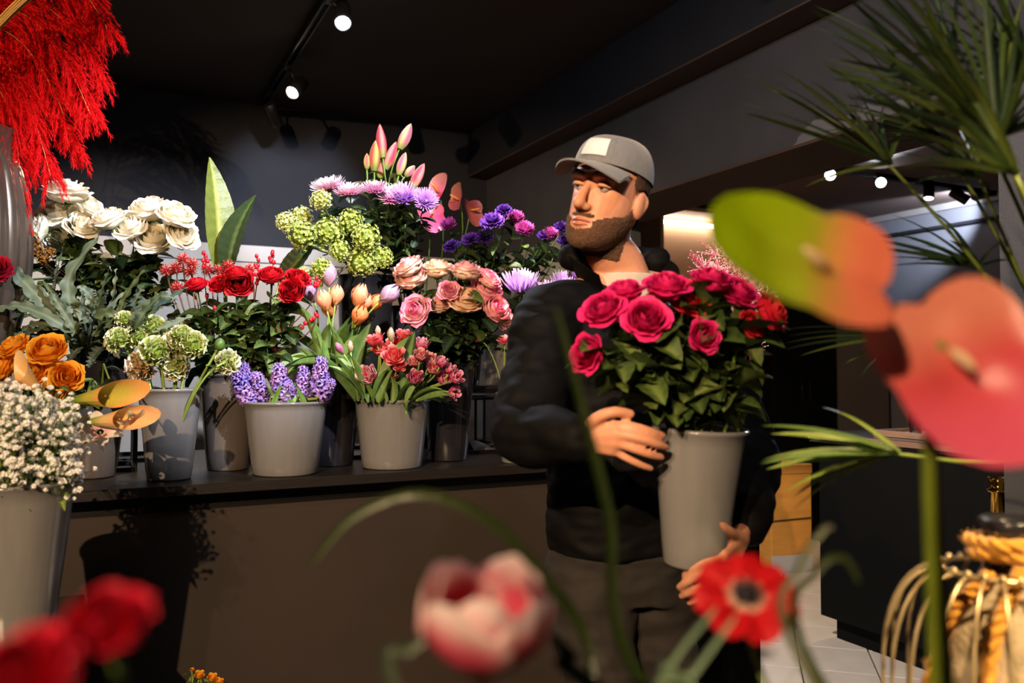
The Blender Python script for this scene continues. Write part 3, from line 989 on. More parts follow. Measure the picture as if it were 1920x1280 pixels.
# ------------------------------------------------------------------ pink roses
PR = [rose_kit('p', '#cfc692', b, e, h, o, s) for b, e, h, o, s in (('#f6e2c6', '#f0969e', '#f0b4b0', .6, 6), ('#f8e4c2', '#f4b8a0', '#f6d2b0', .75, 7), ('#f4cbbc', '#e86a92', '#e56a96', .7, 8))]
for k, (px, py, sz, d, v, lab) in enumerate([
    (770, 506, 58, (-.4, .4, .8), 0, 'pale pink rose at the back left of the pink bunch'),
    (773, 528, 62, (-.2, .55, .8), 0, 'cream pink rose in front of the back left one'),
    (819, 511, 58, (0, .35, 1), 1, 'cream pink rose on a tall stem at the top of the bunch'),
    (873, 515, 58, (.1, .35, 1), 0, 'pink edged rose at the top right of the bunch'),
    (912, 527, 50, (.5, .4, .7), 2, 'bright pink rose half hidden at the right back of the bunch'),
    (909, 549, 62, (.4, .6, .7), 2, 'pink rose with a deep pink swirl on the right shoulder of the bunch'),
    (841, 547, 40, (0, .8, .3), 2, 'small dark pink rose deep inside the bunch'),
    (872, 569, 66, (.1, .65, .7), 1, 'large peach cream rose at the middle front of the bunch'),
    (824, 575, 50, (-.05, .6, .8), 0, 'half closed rose between the deep pink and the peach one'),
    (783, 585, 60, (-.3, .85, .3), 2, 'deep pink rose lowest at the left of the bunch'),
    (926, 580, 54, (.5, .75, .35), 2, 'veined pink rose at the lower right of the bunch'),
    (938, 597, 48, (.7, .6, .2), 0, 'pale rose hanging at the outer right edge of the bunch'),
]):
    flower('pink_rose', lab, 'rose', 'pink roses', 'pin', px, py, 2.92 + .04 * (k % 3), sz, dv(*d), PR[v], .0035, DARKG, ROSELEAF + DARKLEAF, 18, .085, (.2, .84), 40 + k)

# ------------------------------------------------------------------ ranunculus
RK = [ranunculus_kit(1, '#6f8426', '#a8b452', '#eceac8'), ranunculus_kit(2, '#85923f', '#cdcf98', '#f3ecd8'), ranunculus_kit(3, '#b08a55', '#e6d3b4', '#f6ecdf')]
for k, (px, py, sz, d, v, lab) in enumerate([
    (214, 632, 44, (-.6, .5, .6), 0, 'green white ranunculus furthest out toward the fern pot'),
    (250, 624, 46, (-.3, .6, .8), 0, 'green white ranunculus, second from the fern pot'),
    (285, 606, 46, (0, .4, .9), 0, 'green ranunculus standing highest in the bucket'),
    (286, 653, 54, (-.05, .8, .5), 0, 'large green ranunculus in the middle front'),
    (257, 685, 54, (-.4, .9, .1), 2, 'cream and blush ranunculus hanging lowest over the bucket rim'),
    (330, 642, 56, (.2, .7, .6), 1, 'large white green ranunculus in the middle right'),
    (363, 641, 50, (.5, .6, .5), 0, 'ranunculus at the red rose side of the bucket'),
    (327, 690, 46, (.1, .9, 0), 1, 'white ranunculus just above the bucket rim'),
    (229, 593, 30, (-.3, .5, .8), 0, 'small yellow green ranunculus bud above the others'),
    (341, 622, 40, (.2, .4, .9), 0, 'ranunculus peeking from behind at the upper right'),
    (432, 677, 44, (.8, .5, .2), 1, 'white green ranunculus on a long bent stem reaching the hyacinths'),
]):
    path = None
    if k == 10:
        b = BK['ran']['c']
        hd = atD(px, py, 2.5) - dv(*d) * .02
        path = bez(b + V((0, 0, .05)), atD(352, 745, 2.5), atD(385, 688, 2.45), hd, 14)
    flower('ranunculus', lab, 'ranunculus', 'ranunculus in the narrow grey bucket', 'ran', px, py, 2.5 + .03 * (k % 3), sz * 1.06, dv(*d), RK[v], .004, PALE, VIBLEAF, 2, .03, (.5, .8), 60 + k, path=path)
bp = [BK['ran']['c'] + V((0, 0, .05)), atD(352, 728, 2.5), atD(392, 690, 2.47), atD(412, 646, 2.47)]
t = thing('ranunculus', 'closed green ranunculus bud on a long bare stem', 'ranunculus', bp[0], 'ranunculus in the narrow grey bucket')
wput('stem', MB().tube(bez(*bp, 12), .004, 6, PALE), M_STEM, t, origin=bp[0])
put('bud', MB().ball((0, 0, 0), (.016, .016, .02), 10, 7, lin('#4c6a2a')).mesh('bud', M_LEAF), t, Matrix.Translation(bp[3]))

# ------------------------------------------------------------------ spiky red flowers, berry sprigs
sk = MB().ball((0, 0, 0), .35, 8, 6, lin('#7a0f1a'))
for i in range(90):
    z = 1 - 1.8 * (i + .5) / 90
    a = i * GA
    dd = V((sqrt(max(0, 1 - z * z)) * cos(a), sqrt(max(0, 1 - z * z)) * sin(a), z))
    o1 = dd.orthogonal().normalized() * .075
    o2 = dd.cross(o1)
    b0 = dd * .4
    tip = dd * random.uniform(.9, 1.1)
    sk.add([b0 + o1, b0 - o1 * .5 + o2 * .8, b0 - o1 * .5 - o2 * .8, tip], [(0, 1, 3), (1, 2, 3), (2, 0, 3)], [lin('#a8101c')] * 3 + [lin('#f8d0b8') if i % 3 == 0 else lin('#d8241c')])
SPK = [('spiky_head', sk.mesh('spiky_head', M_PETAL), Matrix.Identity(4))]
where = ['furthest out over the fern', 'beside the lowest white rose', 'topmost over the fern fronds', 'right of the topmost spiky one', 'low in the outer spiky cluster', 'hanging lowest by the fern leaf',
         'directly behind the first red rose', 'above the dark red rose', 'under the tall tropical leaf', 'orange tipped, between two berry sprigs', 'peeking behind the upper right red rose']
for k, (x, y) in enumerate([(115, 235), (195, 215), (240, 155), (305, 190), (280, 240), (190, 355), (410, 230), (490, 235), (560, 205), (700, 230), (885, 250)]):
    flower('spiky_flower', 'spiky red pompon flower ' + where[k], 'flower', 'spiky red pompon flowers', 'red', 280 + x / 3.766, 440 + y / 3.766, 2.88, 31, dv(random.uniform(-.3, .3), .5, .8), SPK, .003, lin('#6a4a30'), seed=80 + k)
BERRY = MB().ball((0, 0, 0), (1, 1, 1.25), 8, 6, lin('#b01522')).mesh('berry', mat('berry_skin', rough=.3, spec=.5, nscale=10, namt=.1))
bl = ['above the dark red rose beside the tropical leaf', 'between the big red rose and its right neighbour', 'tallest, over the upper right red rose', 'reaching toward the lilac tulip', 'low beside the peach tulip leaves',
      'hanging deep in the leaves under the first red rose', 'low between the red bucket and the hyacinths']
for k, (pts, lab) in enumerate(zip([[(383, 474), (386, 482), (381, 490), (392, 487), (384, 498)], [(484, 484), (481, 494), (484, 505), (478, 517), (481, 527)], [(512, 476), (508, 487), (513, 494), (510, 478)],
                                    [(596, 524), (590, 531), (580, 528), (596, 536)], [(592, 592), (586, 597), (571, 606), (566, 613)], [(388, 557), (400, 574), (386, 616), (378, 603), (393, 640), (372, 585)],
                                    [(520, 617), (513, 615), (515, 652), (517, 667), (505, 680)]], bl)):
    D = 2.8
    P = [atD(x, y, D) for x, y in pts]
    top = min(range(len(P)), key=lambda i: -P[i].z)
    path = stem_path('red', P[top], UP, rnd=random.Random(k))
    t = thing('berry_sprig', 'sprig of red berries ' + lab, 'berry sprig', path[0], 'red berry sprigs')
    mb = MB().tube(path, .002, 5, lin('#4b2a22'))
    wput('twig', mb, M_STEM, t, origin=path[0])
    for i, q in enumerate(P):
        for e in range(2):
            qq = q + V((random.uniform(-.006, .006), random.uniform(-.006, .006), random.uniform(-.008, .008)))
            bo = put('berry', BERRY, t, frame(qq, dv(random.uniform(-.5, .5), .2, 1), 0, .0065))

# ------------------------------------------------------------------ tropical leaves
def blade(name, label, cat, px0, px1, D, wpx, col, rib, src=None, path0=None, side=(0, 1, .1), bend=.12, group=None, fold=.5, thick=.0025, D1=None, nv=20, veins=True):
    """one long leaf given by the pixels of its foot and tip at a depth"""
    a, b = atD(*px0, D), atD(*px1, D1 or D)
    ax = b - a
    L = ax.length
    nrm = dv(*side)
    nrm = (nrm - ax.normalized() * nrm.dot(ax.normalized())).normalized()
    sd = ax.normalized().cross(nrm)
    wd = S(wpx, D)
    mb = MB()
    c1, c2 = lin(col), lin(rib)

    def fn(u, v):
        x = 2 * u - 1
        wv = wd * .5 * max(0.02, sin(pi * min(1, .06 + .94 * v ** .8))) ** .8
        return a + ax * v + sd * (x * wv) + nrm * (-bend * L * (2 * v - 1) ** 2 + fold * wv * abs(x) * .6 + (.0012 * sin(v * 60) if veins else 0))

    def cf(u, v):
        return mixc(c2, c1, sstep(0, .12, abs(2 * u - 1)))
    mb.grid(fn, 8, nv, cf)
    n0 = len(mb.v)
    return mb, a


def tropical(label, px0, px1, D, w_, col, rib, side, bend, fold):
    mb, a = blade('', '', '', px0, px1, D, w_, col, rib, side=side, bend=bend, fold=fold, nv=30)
    foot = BK['red']['c'] + V((.02, .05, .05))
    t = thing('tropical_leaf', label, 'leaf', foot, 'broad tropical leaves')
    wput('petiole', MB().tube(bez(foot, foot + V((0, 0, .3)), a - UP * .08, a + UP * .01, 12), .004, 6, PALE), M_STEM, t, origin=foot)
    wput('leaf_blade', mb, M_LEAF, t)


tropical('tall pale green tropical leaf standing upright before the dark wall', (418, 505), (399, 292), 2.98, 62, '#6d7a34', '#a9b060', (.75, .7, .1), .06, .5)
tropical('dark green tropical leaf leaning in front of the tall pale one', (418, 510), (471, 361), 2.92, 66, '#2f4326', '#5f7440', (-.5, .9, .2), .08, .5)
tropical('dark tropical leaf slanting between red roses and viburnum', (524, 530), (598, 442), 3.0, 46, '#33472a', '#748a4c', (-.3, .9, .3), .03, .6)

# ------------------------------------------------------------------ viburnum
VK = [ball_kit('v', ('#6f8426', '#a8b848', '#d0d884'), 170, .15, 1, ruffle=.5), ball_kit('v2', ('#8a923a', '#c9cc68', '#ecefba'), 170, .15, 2, ruffle=.5)]
for k, (px, py, sz, v, lab) in enumerate([
    (600, 369, 38, 1, 'small pale viburnum ball highest, under the white aster'), (533, 411, 38, 1, 'pale yellow viburnum ball furthest out over the tropical leaf'),
    (562, 402, 40, 1, 'viburnum ball at the top of the outer trio'), (562, 434, 50, 0, 'large viburnum ball lowest of the outer trio'),
    (614, 426, 50, 0, 'viburnum ball left of the middle'), (657, 409, 46, 0, 'viburnum ball at the middle top'), (688, 438, 50, 0, 'viburnum ball right of the middle'),
    (680, 484, 52, 0, 'large round viburnum ball over the vase rim'), (718, 477, 40, 0, 'viburnum ball over the right rim of the vase'),
    (601, 498, 40, 0, 'viburnum ball hanging beside the vase above the lilac tulip'), (637, 464, 40, 0, 'viburnum ball in the middle, half shaded'), (567, 507, 22, 1, 'tiny viburnum ball hanging over the red roses'),
]):
    flower('viburnum', lab, 'viburnum', 'green viburnum balls', 'vib', px, py, 2.85 + .04 * (k % 3), sz, dv((px - 640) / 200, .5, .7), VK[v], .003, lin('#6b5a34'), VIBLEAF, 4, .05, (.6, .97), 100 + k, lift=0)

# ------------------------------------------------------------------ asters
lay = [(34, 8, 1.0, .05), (34, 22, .95, .05), (30, 36, .85, .05), (26, 50, .7, .05), (20, 64, .55, .04)]
lay_f = [(34, -12, 1.0, .05), (36, 2, 1.0, .05), (34, 16, .9, .05), (28, 32, .75, .05), (20, 50, .5, .04)]
AK = [mum_kit('a', '#f6ecf0', '#d94f9c', '#f8eef2', lay_f, .075, 1, .35, '#e8e0c0'), mum_kit('a2', '#f1c7dd', '#c84fa0', '#f3d8e8', lay_f, .075, 2, .35), mum_kit('a3', '#b77fd0', '#8a49b5', '#d3a6e2', lay, .075, 3, .35, '#c9b060')]
for k, (px, py, sz, d, v, lab) in enumerate([
    (612, 341, 66, (-.25, .3, .95), 0, 'white topped aster with pink underside, furthest out'), (655, 351, 62, (0, .35, .95), 0, 'white pink aster, second in the row'),
    (702, 347, 56, (0, .35, .9), 1, 'pink aster in the middle of the row below the lily buds'), (731, 362, 54, (.1, .6, .7), 1, 'mauve pink aster below the lily leaves'),
    (757, 364, 62, (.1, .7, .6), 2, 'violet aster next to the last in the row'), (799, 374, 50, (.25, .9, .3), 2, 'violet aster with a yellow eye at the end of the row')]):
    flower('aster', lab, 'aster', 'asters below the lilies', 'lil', px, py, 2.93, sz, dv(*d), AK[v], .003, DARKG, DARKLEAF, 24, .07, (.4, .97), 120 + k)

# ------------------------------------------------------------------ lily buds
def bud_mesh(c1, c2, c3, seed):
    c1, c2, c3 = map(lin, (c1, c2, c3))

    def fn(u, v):
        a = 2 * pi * u
        r = (.5 * sin(pi * min(1, .08 + v * .92)) ** .75 + .1 * (1 - v)) * (1 + .1 * cos(3 * a))
        return (r * cos(a), r * sin(a), v * 3.2)

    def cf(u, v):
        g = .5 + .5 * cos(6 * pi * u)
        return mixc(mixc(c3, mixc(c1, c2, g), sstep(.02, .35, v)), c2, sstep(.85, 1, v) * .7)
    return MB().grid(fn, 24, 14, cf, wrap=True).mesh('bud', M_PETAL)


LB = [bud_mesh('#b43450', '#c8766c', '#7c8a40', 1), bud_mesh('#b0527a', '#b09a66', '#7c883e', 2), bud_mesh('#b8404c', '#9c9648', '#6c7c34', 3)]
LLEAF = [leaf_mesh('leaf', 1, .28, '#4d6427', '#7f9245', .35, .3, 4, 10, .8, tip=.8), leaf_mesh('leaf', 1, .3, '#5d7130', '#93a355', .5, .3, 4, 10, .8, tip=.8)]
for k, (x0, y0, x1, y1, wd, lab) in enumerate([
    (712, 232, 718, 296, 19, 'red pink lily bud standing tallest at the left'), (771, 231, 749, 279, 21, 'tall yellow green lily bud leaning right'), (705, 262, 702, 321, 21, 'mauve pink lily bud below the tallest one'),
    (743, 265, 722, 317, 19, 'pink lily bud slanting in the middle'), (761, 285, 748, 328, 17, 'pale lily bud right of the middle'), (711, 299, 714, 334, 18, 'short cream lily bud low in front'),
    (796, 306, 773, 354, 20, 'striped lily bud leaning furthest right'), (778, 310, 760, 330, 15, 'small red lily bud behind the furthest right one'), (688, 287, 688, 317, 12, 'thin yellow lily bud at the left edge')]):
    D = 2.97 + .03 * (k % 2)
    a, b = atD(x1, y1, D), atD(x0, y0, D)
    dd = (b - a)
    path = stem_path('lil', a, dd.normalized(), rnd=random.Random(k))
    t = thing('lily_bud', lab, 'lily', path[0], 'pink lily buds')
    wput('stem', MB().tube(path, .003, 6, GREEN), M_STEM, t, origin=path[0])
    sc_ = dd.length / 3.2
    put('bud', LB[k % 3], t, frame(a, dd, k, 1) @ Matrix.Diagonal((S(wd, D) / 1.1, S(wd, D) / 1.1, sc_, 1)))
    rnd = random.Random(200 + k)
    for i in range(6):
        p = path[-2 - i]
        q = dv(rnd.uniform(-1, 1), rnd.uniform(-.3, .8), rnd.uniform(.1, .6)).to_track_quat('Y', 'Z').to_matrix().to_4x4()
        put('leaf', LLEAF[i % 2], t, Matrix.Translation(p) @ q @ scal(rnd.uniform(.06, .09)))

# ------------------------------------------------------------------ anthuriums
def spathe_mesh(c_tip, c_mid, c_base, cup=.75, seed=0, nu=14, nv=16, wav=.06):
    c_tip, c_mid, c_base = map(lin, (c_tip, c_mid, c_base))

    def fn(u, v):
        a = (u - .5) * 2 * pi
        # heart outline: tip at +Y, notch at the foot
        R = (.55 + .45 * cos(a) ** 2) if abs(a) < pi * .5 else (.55 + .3 * abs(cos(a)) * (1 - .9 * max(0, (abs(a) - 2.5) / .64)))
        r = R * v
        x, y = r * sin(a) * 1.1, r * cos(a)
        z = cup * (x * x) + .25 * y * y * (1 if y > 0 else .2) + wav * noise.noise(V((x * 2.2, y * 2.2, seed)))
        return (x, y, z)

    def cf(u, v):
        a = (u - .5) * 2 * pi
        y = v * cos(a)
        return mixc(mixc(c_base, c_mid, sstep(-.6, .25, y)), c_tip, sstep(.0, .9, y))
    return MB().grid(fn, nu * 2, nv, cf).mesh('spathe', M_GLOSSLEAF)


SPADIX = MB().tube([(0, -.05, .05), (0, .02, .25), (0, .08, .5), (0, .12, .72)], [.06, .07, .06, .02], 10, lin('#e8a23a')).mesh('spadix', M_PETAL)
for k, (px, py, sz, fwd, up, cols, lab) in enumerate([
    (824, 360, 58, (-.5, .6, .3), (0, .2, 1), ('#b87a70', '#d0607c', '#b83a58'), 'pale pink anthurium highest behind the asters'),
    (862, 374, 50, (-.7, .5, .1), (-.1, .2, 1), ('#9a6a58', '#b05a5c', '#93444c'), 'dusky pink anthurium with a green edge behind the purple carnations'),
    (882, 396, 54, (.6, .6, .2), (.1, .1, -1), ('#a86264', '#a85558', '#854046'), 'dusky anthurium hanging lower above the purple carnations'),
    (808, 408, 60, (.2, .85, .3), (.2, .1, -1), ('#e06a90', '#d84a78', '#c85a70'), 'bright pink anthurium drooping under the violet asters')]):
    D = 3.2
    pos = atD(px, py, D)
    z_, y_ = dv(*fwd), dv(*up)
    y_ = (y_ - z_ * y_.dot(z_)).normalized()
    x_ = y_.cross(z_)
    s = S(sz, D) / 1.6
    M = Matrix([[x_.x, y_.x, z_.x, pos.x], [x_.y, y_.y, z_.y, pos.y], [x_.z, y_.z, z_.z, pos.z], [0, 0, 0, 1]]) @ scal(s)
    path = stem_path('pur', pos, (z_ * .3 + UP).normalized(), rnd=random.Random(k))
    t = thing('anthurium', lab, 'anthurium', path[0], 'anthuriums at the back')
    wput('stem', MB().tube(path, .003, 6, GREEN), M_STEM, t, origin=path[0])
    put('spathe', spathe_mesh(*cols, seed=k), t, M)
    put('spadix', SPADIX, t, M)

# ------------------------------------------------------------------ purple carnations, pompons, lilac chrysanthemums
def carnation_kit(c1, c2, seed):
    rnd = random.Random(seed)
    mb = MB()
    for li, (n, el, L) in enumerate([(9, 5, 1), (9, 25, .95), (8, 48, .85), (6, 70, .75)]):
        for j in range(n):
            a, e = 2 * pi * j / n + li * .7, radians(el + rnd.uniform(-8, 8))
            sd = rnd.random() * 9

            def fn(u, v):
                x = (u - .5) * .95 * v
                r, z = L * v * cos(e), L * v * sin(e) + .1 * sin(u * 14 + sd) * v * v + .05 * ((int(u * 8) % 2) if v > .95 else 0)
                return (r * cos(a) - x * sin(a), r * sin(a) + x * cos(a), z)
            mb.grid(fn, 8, 3, lambda u, v: mixc(lin(c1), lin(c2), v))
    g = MB().lathe([(.12, -.75), (.2, -.6), (.22, -.1), (.3, .02)], 10, lin('#4a6a3a'))
    return [('petals', mb.mesh('petals', M_PETAL), Matrix.Identity(4)), ('calyx', g.mesh('calyx', M_LEAF), Matrix.Identity(4))]


CK = [carnation_kit('#1e0a3c', '#43207a', 1), carnation_kit('#2b104e', '#5c3096', 2)]
lay_p = [(30, -30, .9, .1), (34, -5, .95, .1), (34, 18, .95, .1), (30, 40, .92, .08), (24, 62, .88, .05), (14, 82, .85, .02)]
PK = [mum_kit('pp', '#98307f', '#701c66', '#b84a9c', lay_p, .12, 5, .5)]
for k, (px, py, sz, v, lab) in enumerate([
    (923, 412, 48, 1, 'large violet carnation in the middle of the purple bunch'), (945, 392, 34, 0, 'dark violet carnation highest in the purple bunch'), (966, 406, 36, 2, 'magenta pompon at the top of the purple bunch'),
    (984, 427, 38, 2, 'round magenta pompon nearest to the florist face, on a tall stem'), (907, 441, 40, 0, 'dark violet carnation left of the middle'), (1033, 437, 34, 2, 'magenta pompon partly under a carnation at the florist side'),
    (1056, 425, 34, 0, 'violet carnation highest beside the florist'), (1059, 452, 32, 0, 'violet carnation lowest beside the florist'), (839, 419, 32, 2, 'magenta pompon nearest to the asters'),
    (846, 459, 34, 0, 'violet carnation lowest at the aster side'), (881, 446, 36, 1, 'violet carnation between the pompon and the middle'), (1020, 440, 26, 0, 'small violet carnation behind the pompon near the florist')]):
    flower('purple_pompon' if v == 2 else 'purple_carnation', lab, 'chrysanthemum' if v == 2 else 'carnation', 'purple carnations and pompons', 'pur', px, py, 3.02 + .05 * (k % 3), sz, dv((px - 950) / 300, .5, .8),
           PK[0] if v == 2 else CK[v], .003, DARKG, DARKLEAF, 26, .068, (.3, .96), 140 + k)
lay_l = [(30, 2, 1.0, .05), (32, 14, 1.0, .05), (30, 30, .92, .05), (28, 46, .85, .05), (22, 62, .75, .04), (14, 78, .65, .02)]
LK = [mum_kit('lm', '#b98ad6', '#8a55b8', '#d9b7ea', lay_l, .08, 6, .7)]
for k, (px, py, sz, d, lab) in enumerate([(976, 531, 78, (-.05, .4, .9), 'large lilac chrysanthemum beside the pink roses'), (1026, 551, 64, (0, .5, .8), 'lilac chrysanthemum low against the florist sleeve'),
                                          (1062, 533, 66, (.1, .5, .8), 'lilac chrysanthemum at the florist collar'), (1083, 514, 36, (.3, .4, .8), 'small lilac chrysanthemum half hidden by the florist collar')]):
    flower('lilac_chrysanthemum', lab, 'chrysanthemum', 'lilac chrysanthemums', 'mum', px, py, 2.95, sz, dv(*d), LK[0], .0035, DARKG, DARKLEAF, 22, .065, (.4, .96), 160 + k)

# ------------------------------------------------------------------ tulips
PT = [tulip_kit('pt', '#d8a660', '#ec9c70', '#f2b08a', seed=1), tulip_kit('pt2', '#d88c44', '#ea8448', '#f0a068', seed=2)]
LT = [tulip_kit('lt', '#a88a8c', '#b08ca4', '#c2a2bc', seed=3)]
for k, (px, py, sz, d, v, lab) in enumerate([
    (609, 569, 30, (-.25, .3, 1), 0, 'peach tulip at the left of the first trio'), (630, 559, 28, (.15, .1, 1), 0, 'peach tulip at the back of the first trio'), (618, 584, 29, (0, .45, .9), 1, 'orange peach tulip in front of the first trio'),
    (672, 560, 32, (.35, .2, 1), 0, 'tall peach tulip of the second cluster'), (681, 571, 28, (.45, .4, .8), 0, 'peach tulip tucked between its neighbours in the second cluster'), (700, 571, 28, (.7, .3, .7), 1, 'peach tulip leaning toward the pink roses'),
    (672, 596, 32, (.4, .5, .8), 1, 'peach tulip hanging lowest of the second cluster'), (617, 523, 32, (0, .1, 1), 2, 'lilac tulip standing tallest by the metal vase'), (584, 554, 30, (-.3, .4, .9), 2, 'lilac tulip touching the red roses'),
    (724, 556, 34, (.75, .3, .6), 2, 'lilac tulip leaning far right in front of the metal vase')]):
    flower('lilac_tulip' if v == 2 else 'peach_tulip', lab, 'tulip', 'peach and lilac tulips', 'pea', px, py, 2.83 + .03 * (k % 3), sz * 1.42, dv(*d), LT[0] if v == 2 else PT[v], .0042, PALE, TULEAF, 2, .2, (.18, .3), 180 + k, lift=.012)
# upright tulip leaves in the peach bucket
rnd = random.Random(11)


def loose_leaf(parent, meshes, foot, tip, s=None, roll=0, name='leaf', lab=None):
    dd = tip - foot
    q = dd.to_track_quat('Y', 'Z').to_matrix().to_4x4()
    o = put(name, meshes, parent, Matrix.Translation(foot) @ q @ Matrix.Rotation(roll, 4, 'Y') @ scal(s or dd.length * 1.05))
    return o


def leaf_tuft(src, label, group, specs, D):
    """leaves standing in a bucket, each its own part"""
    t = thing('tulip_leaf_tuft', label, 'tulip leaves', BK[src]['c'] + V((0, 0, .02)), group)
    for k, (x0, y0, x1, y1) in enumerate(specs):
        a, b = atD(x0, y0, D + .03 * (k % 3)), atD(x1, y1, D - .02 * (k % 2))
        loose_leaf(t, TULEAF[k % 3], a, b, (b - a).length * 1.12, rnd.uniform(-.9, .9))
    return t


leaf_tuft('pea', 'broad green tulip leaves standing in the peach tulip bucket', None, [(600, 690, 588, 590), (610, 690, 612, 598), (625, 690, 650, 600), (600, 690, 576, 575), (640, 690, 668, 610), (650, 690, 692, 622), (630, 690, 628, 610), (590, 690, 566, 640), (655, 690, 660, 620), (612, 695, 598, 625), (635, 695, 640, 618)], 2.83)
leaf_tuft('dtu', 'green tulip leaves spreading over the rim of the double tulip bucket', None,
          [(690, 755, 632, 660), (685, 755, 640, 672), (672, 752, 660, 690), (700, 755, 720, 690), (735, 755, 742, 700), (745, 755, 770, 715), (760, 755, 795, 700), (770, 755, 815, 712), (720, 755, 700, 690),
           (785, 752, 845, 735), (780, 752, 838, 722), (665, 752, 597, 664), (710, 755, 757, 632), (700, 755, 682, 700), (750, 755, 775, 630), (680, 755, 668, 668), (725, 755, 712, 716), (660, 740, 690, 612)], 2.72)
DT = [tulip_kit('dt', '#a0163a', '#c81e4a', '#f0c4c4', double=1, seed=4, h=1.5, pt=.35), tulip_kit('dt2', '#a8124a', '#cc1e68', '#eeb4cc', double=1, seed=5, h=1.6, pt=.4), tulip_kit('dt3', '#c98a4a', '#e03a52', '#f08a88', double=1, seed=6, h=1.4, open_=.12, pt=.3)]
BT = [tulip_kit('bud', '#7a8a4a', '#9a4f7c', '#b9889c', seed=7, fat=.8, h=2.0), tulip_kit('budg', '#8a9a4c', '#b8a284', '#cbb3a0', seed=8, fat=.8, h=2.0)]
dl = ['coral double tulip at the left top of the pink bunch', 'open coral double tulip left of the middle', 'open coral double tulip in the middle', 'large open coral double tulip below the middle top', 'green streaked double tulip at the top',
      'pink double tulip standing highest on the right', 'white edged pink double tulip under the highest right one', 'white edged pink double tulip left of the right cluster', 'white edged pink double tulip inside the right cluster',
      'pink double tulip at the upper right shoulder', 'white edged pink double tulip in front of the right cluster', 'magenta double tulip at the lower right', 'magenta double tulip furthest right', 'magenta double tulip above the furthest right one',
      'magenta double tulip drooping below the others at the bucket side', 'pink double tulip low in the middle right', 'white fringed red double tulip low at the left', 'red double tulip low in the middle', 'green white striped double tulip in the middle']
for k, (x, y, sz, d, v) in enumerate([
    (704, 638, 38, (-.3, .3, .9), 2), (716, 656, 38, (-.1, .6, .8), 2), (743, 650, 42, (0, .6, .8), 2), (739, 670, 44, (0, .8, .5), 2), (757, 628, 32, (.1, .3, 1), 2), (790, 648, 34, (.2, .3, 1), 1), (789, 667, 32, (.2, .6, .8), 0), (776, 679, 28, (0, .6, .8), 0),
    (807, 674, 30, (.3, .5, .8), 0), (827, 680, 28, (.4, .4, .9), 1), (813, 691, 34, (.3, .7, .6), 0), (831, 711, 32, (.4, .7, .5), 1), (853, 708, 34, (.6, .6, .4), 1), (844, 694, 28, (.4, .4, .8), 1), (849, 736, 30, (.7, .6, -.1), 1),
    (779, 709, 34, (.1, .8, .5), 1), (691, 706, 46, (-.3, .8, .5), 0), (736, 699, 36, (0, .8, .3), 0), (747, 686, 30, (.3, .7, .5), 2)]):
    flower('double_tulip', dl[k], 'tulip', 'pink double tulips', 'dtu', x, y, 2.7 + .03 * (k % 3), sz * 1.12, dv(*d), DT[v], .004, PALE, TULEAF, 1, .12, (.2, .35), 210 + k, lift=.006)
for k, (x, y, sz, d, v, lab) in enumerate([(639, 656, 18, (-.5, .3, .8), 0, 'closed purple tulip bud leaning left over the hyacinths'), (657, 651, 15, (-.05, .2, 1), 1, 'closed pale tulip bud beside the purple bud'),
                                           (733, 630, 18, (0, .2, 1), 1, 'closed pale tulip bud at the top of the pink bunch'), (709, 622, 14, (-.1, .1, 1), 1, 'small pale tulip bud furthest up in the pink bunch')]):
    flower('tulip_bud', lab, 'tulip', 'closed tulip buds', 'dtu', x, y, 2.72, sz * 1.4, dv(*d), BT[v], .0035, PALE, seed=240 + k, lift=.01)

# ------------------------------------------------------------------ hyacinths
def floret_mesh(c1, c2):
    mb = MB()
    c1, c2 = lin(c1), lin(c2)
    mb.grid(lambda u, v: ((.22 + .05 * sin(v * 3)) * cos(2 * pi * u), (.22 + .05 * sin(v * 3)) * sin(2 * pi * u), v * .8), 8, 2, lambda u, v: c1, wrap=True)
    for j in range(6):
        a = 2 * pi * j / 6

        def fn(u, v):
            x = (u - .5) * .34 * (1 - .75 * v * v)
            r = .2 + .75 * sin(v * 1.5)
            z = .8 + .35 * sin(v * 2.6) - .45 * v * v
            return (r * cos(a) - x * sin(a), r * sin(a) + x * cos(a), z)
        mb.grid(fn, 2, 4, lambda u, v: mixc(c1, c2, v))
    return mb.mesh('floret', M_PETAL)


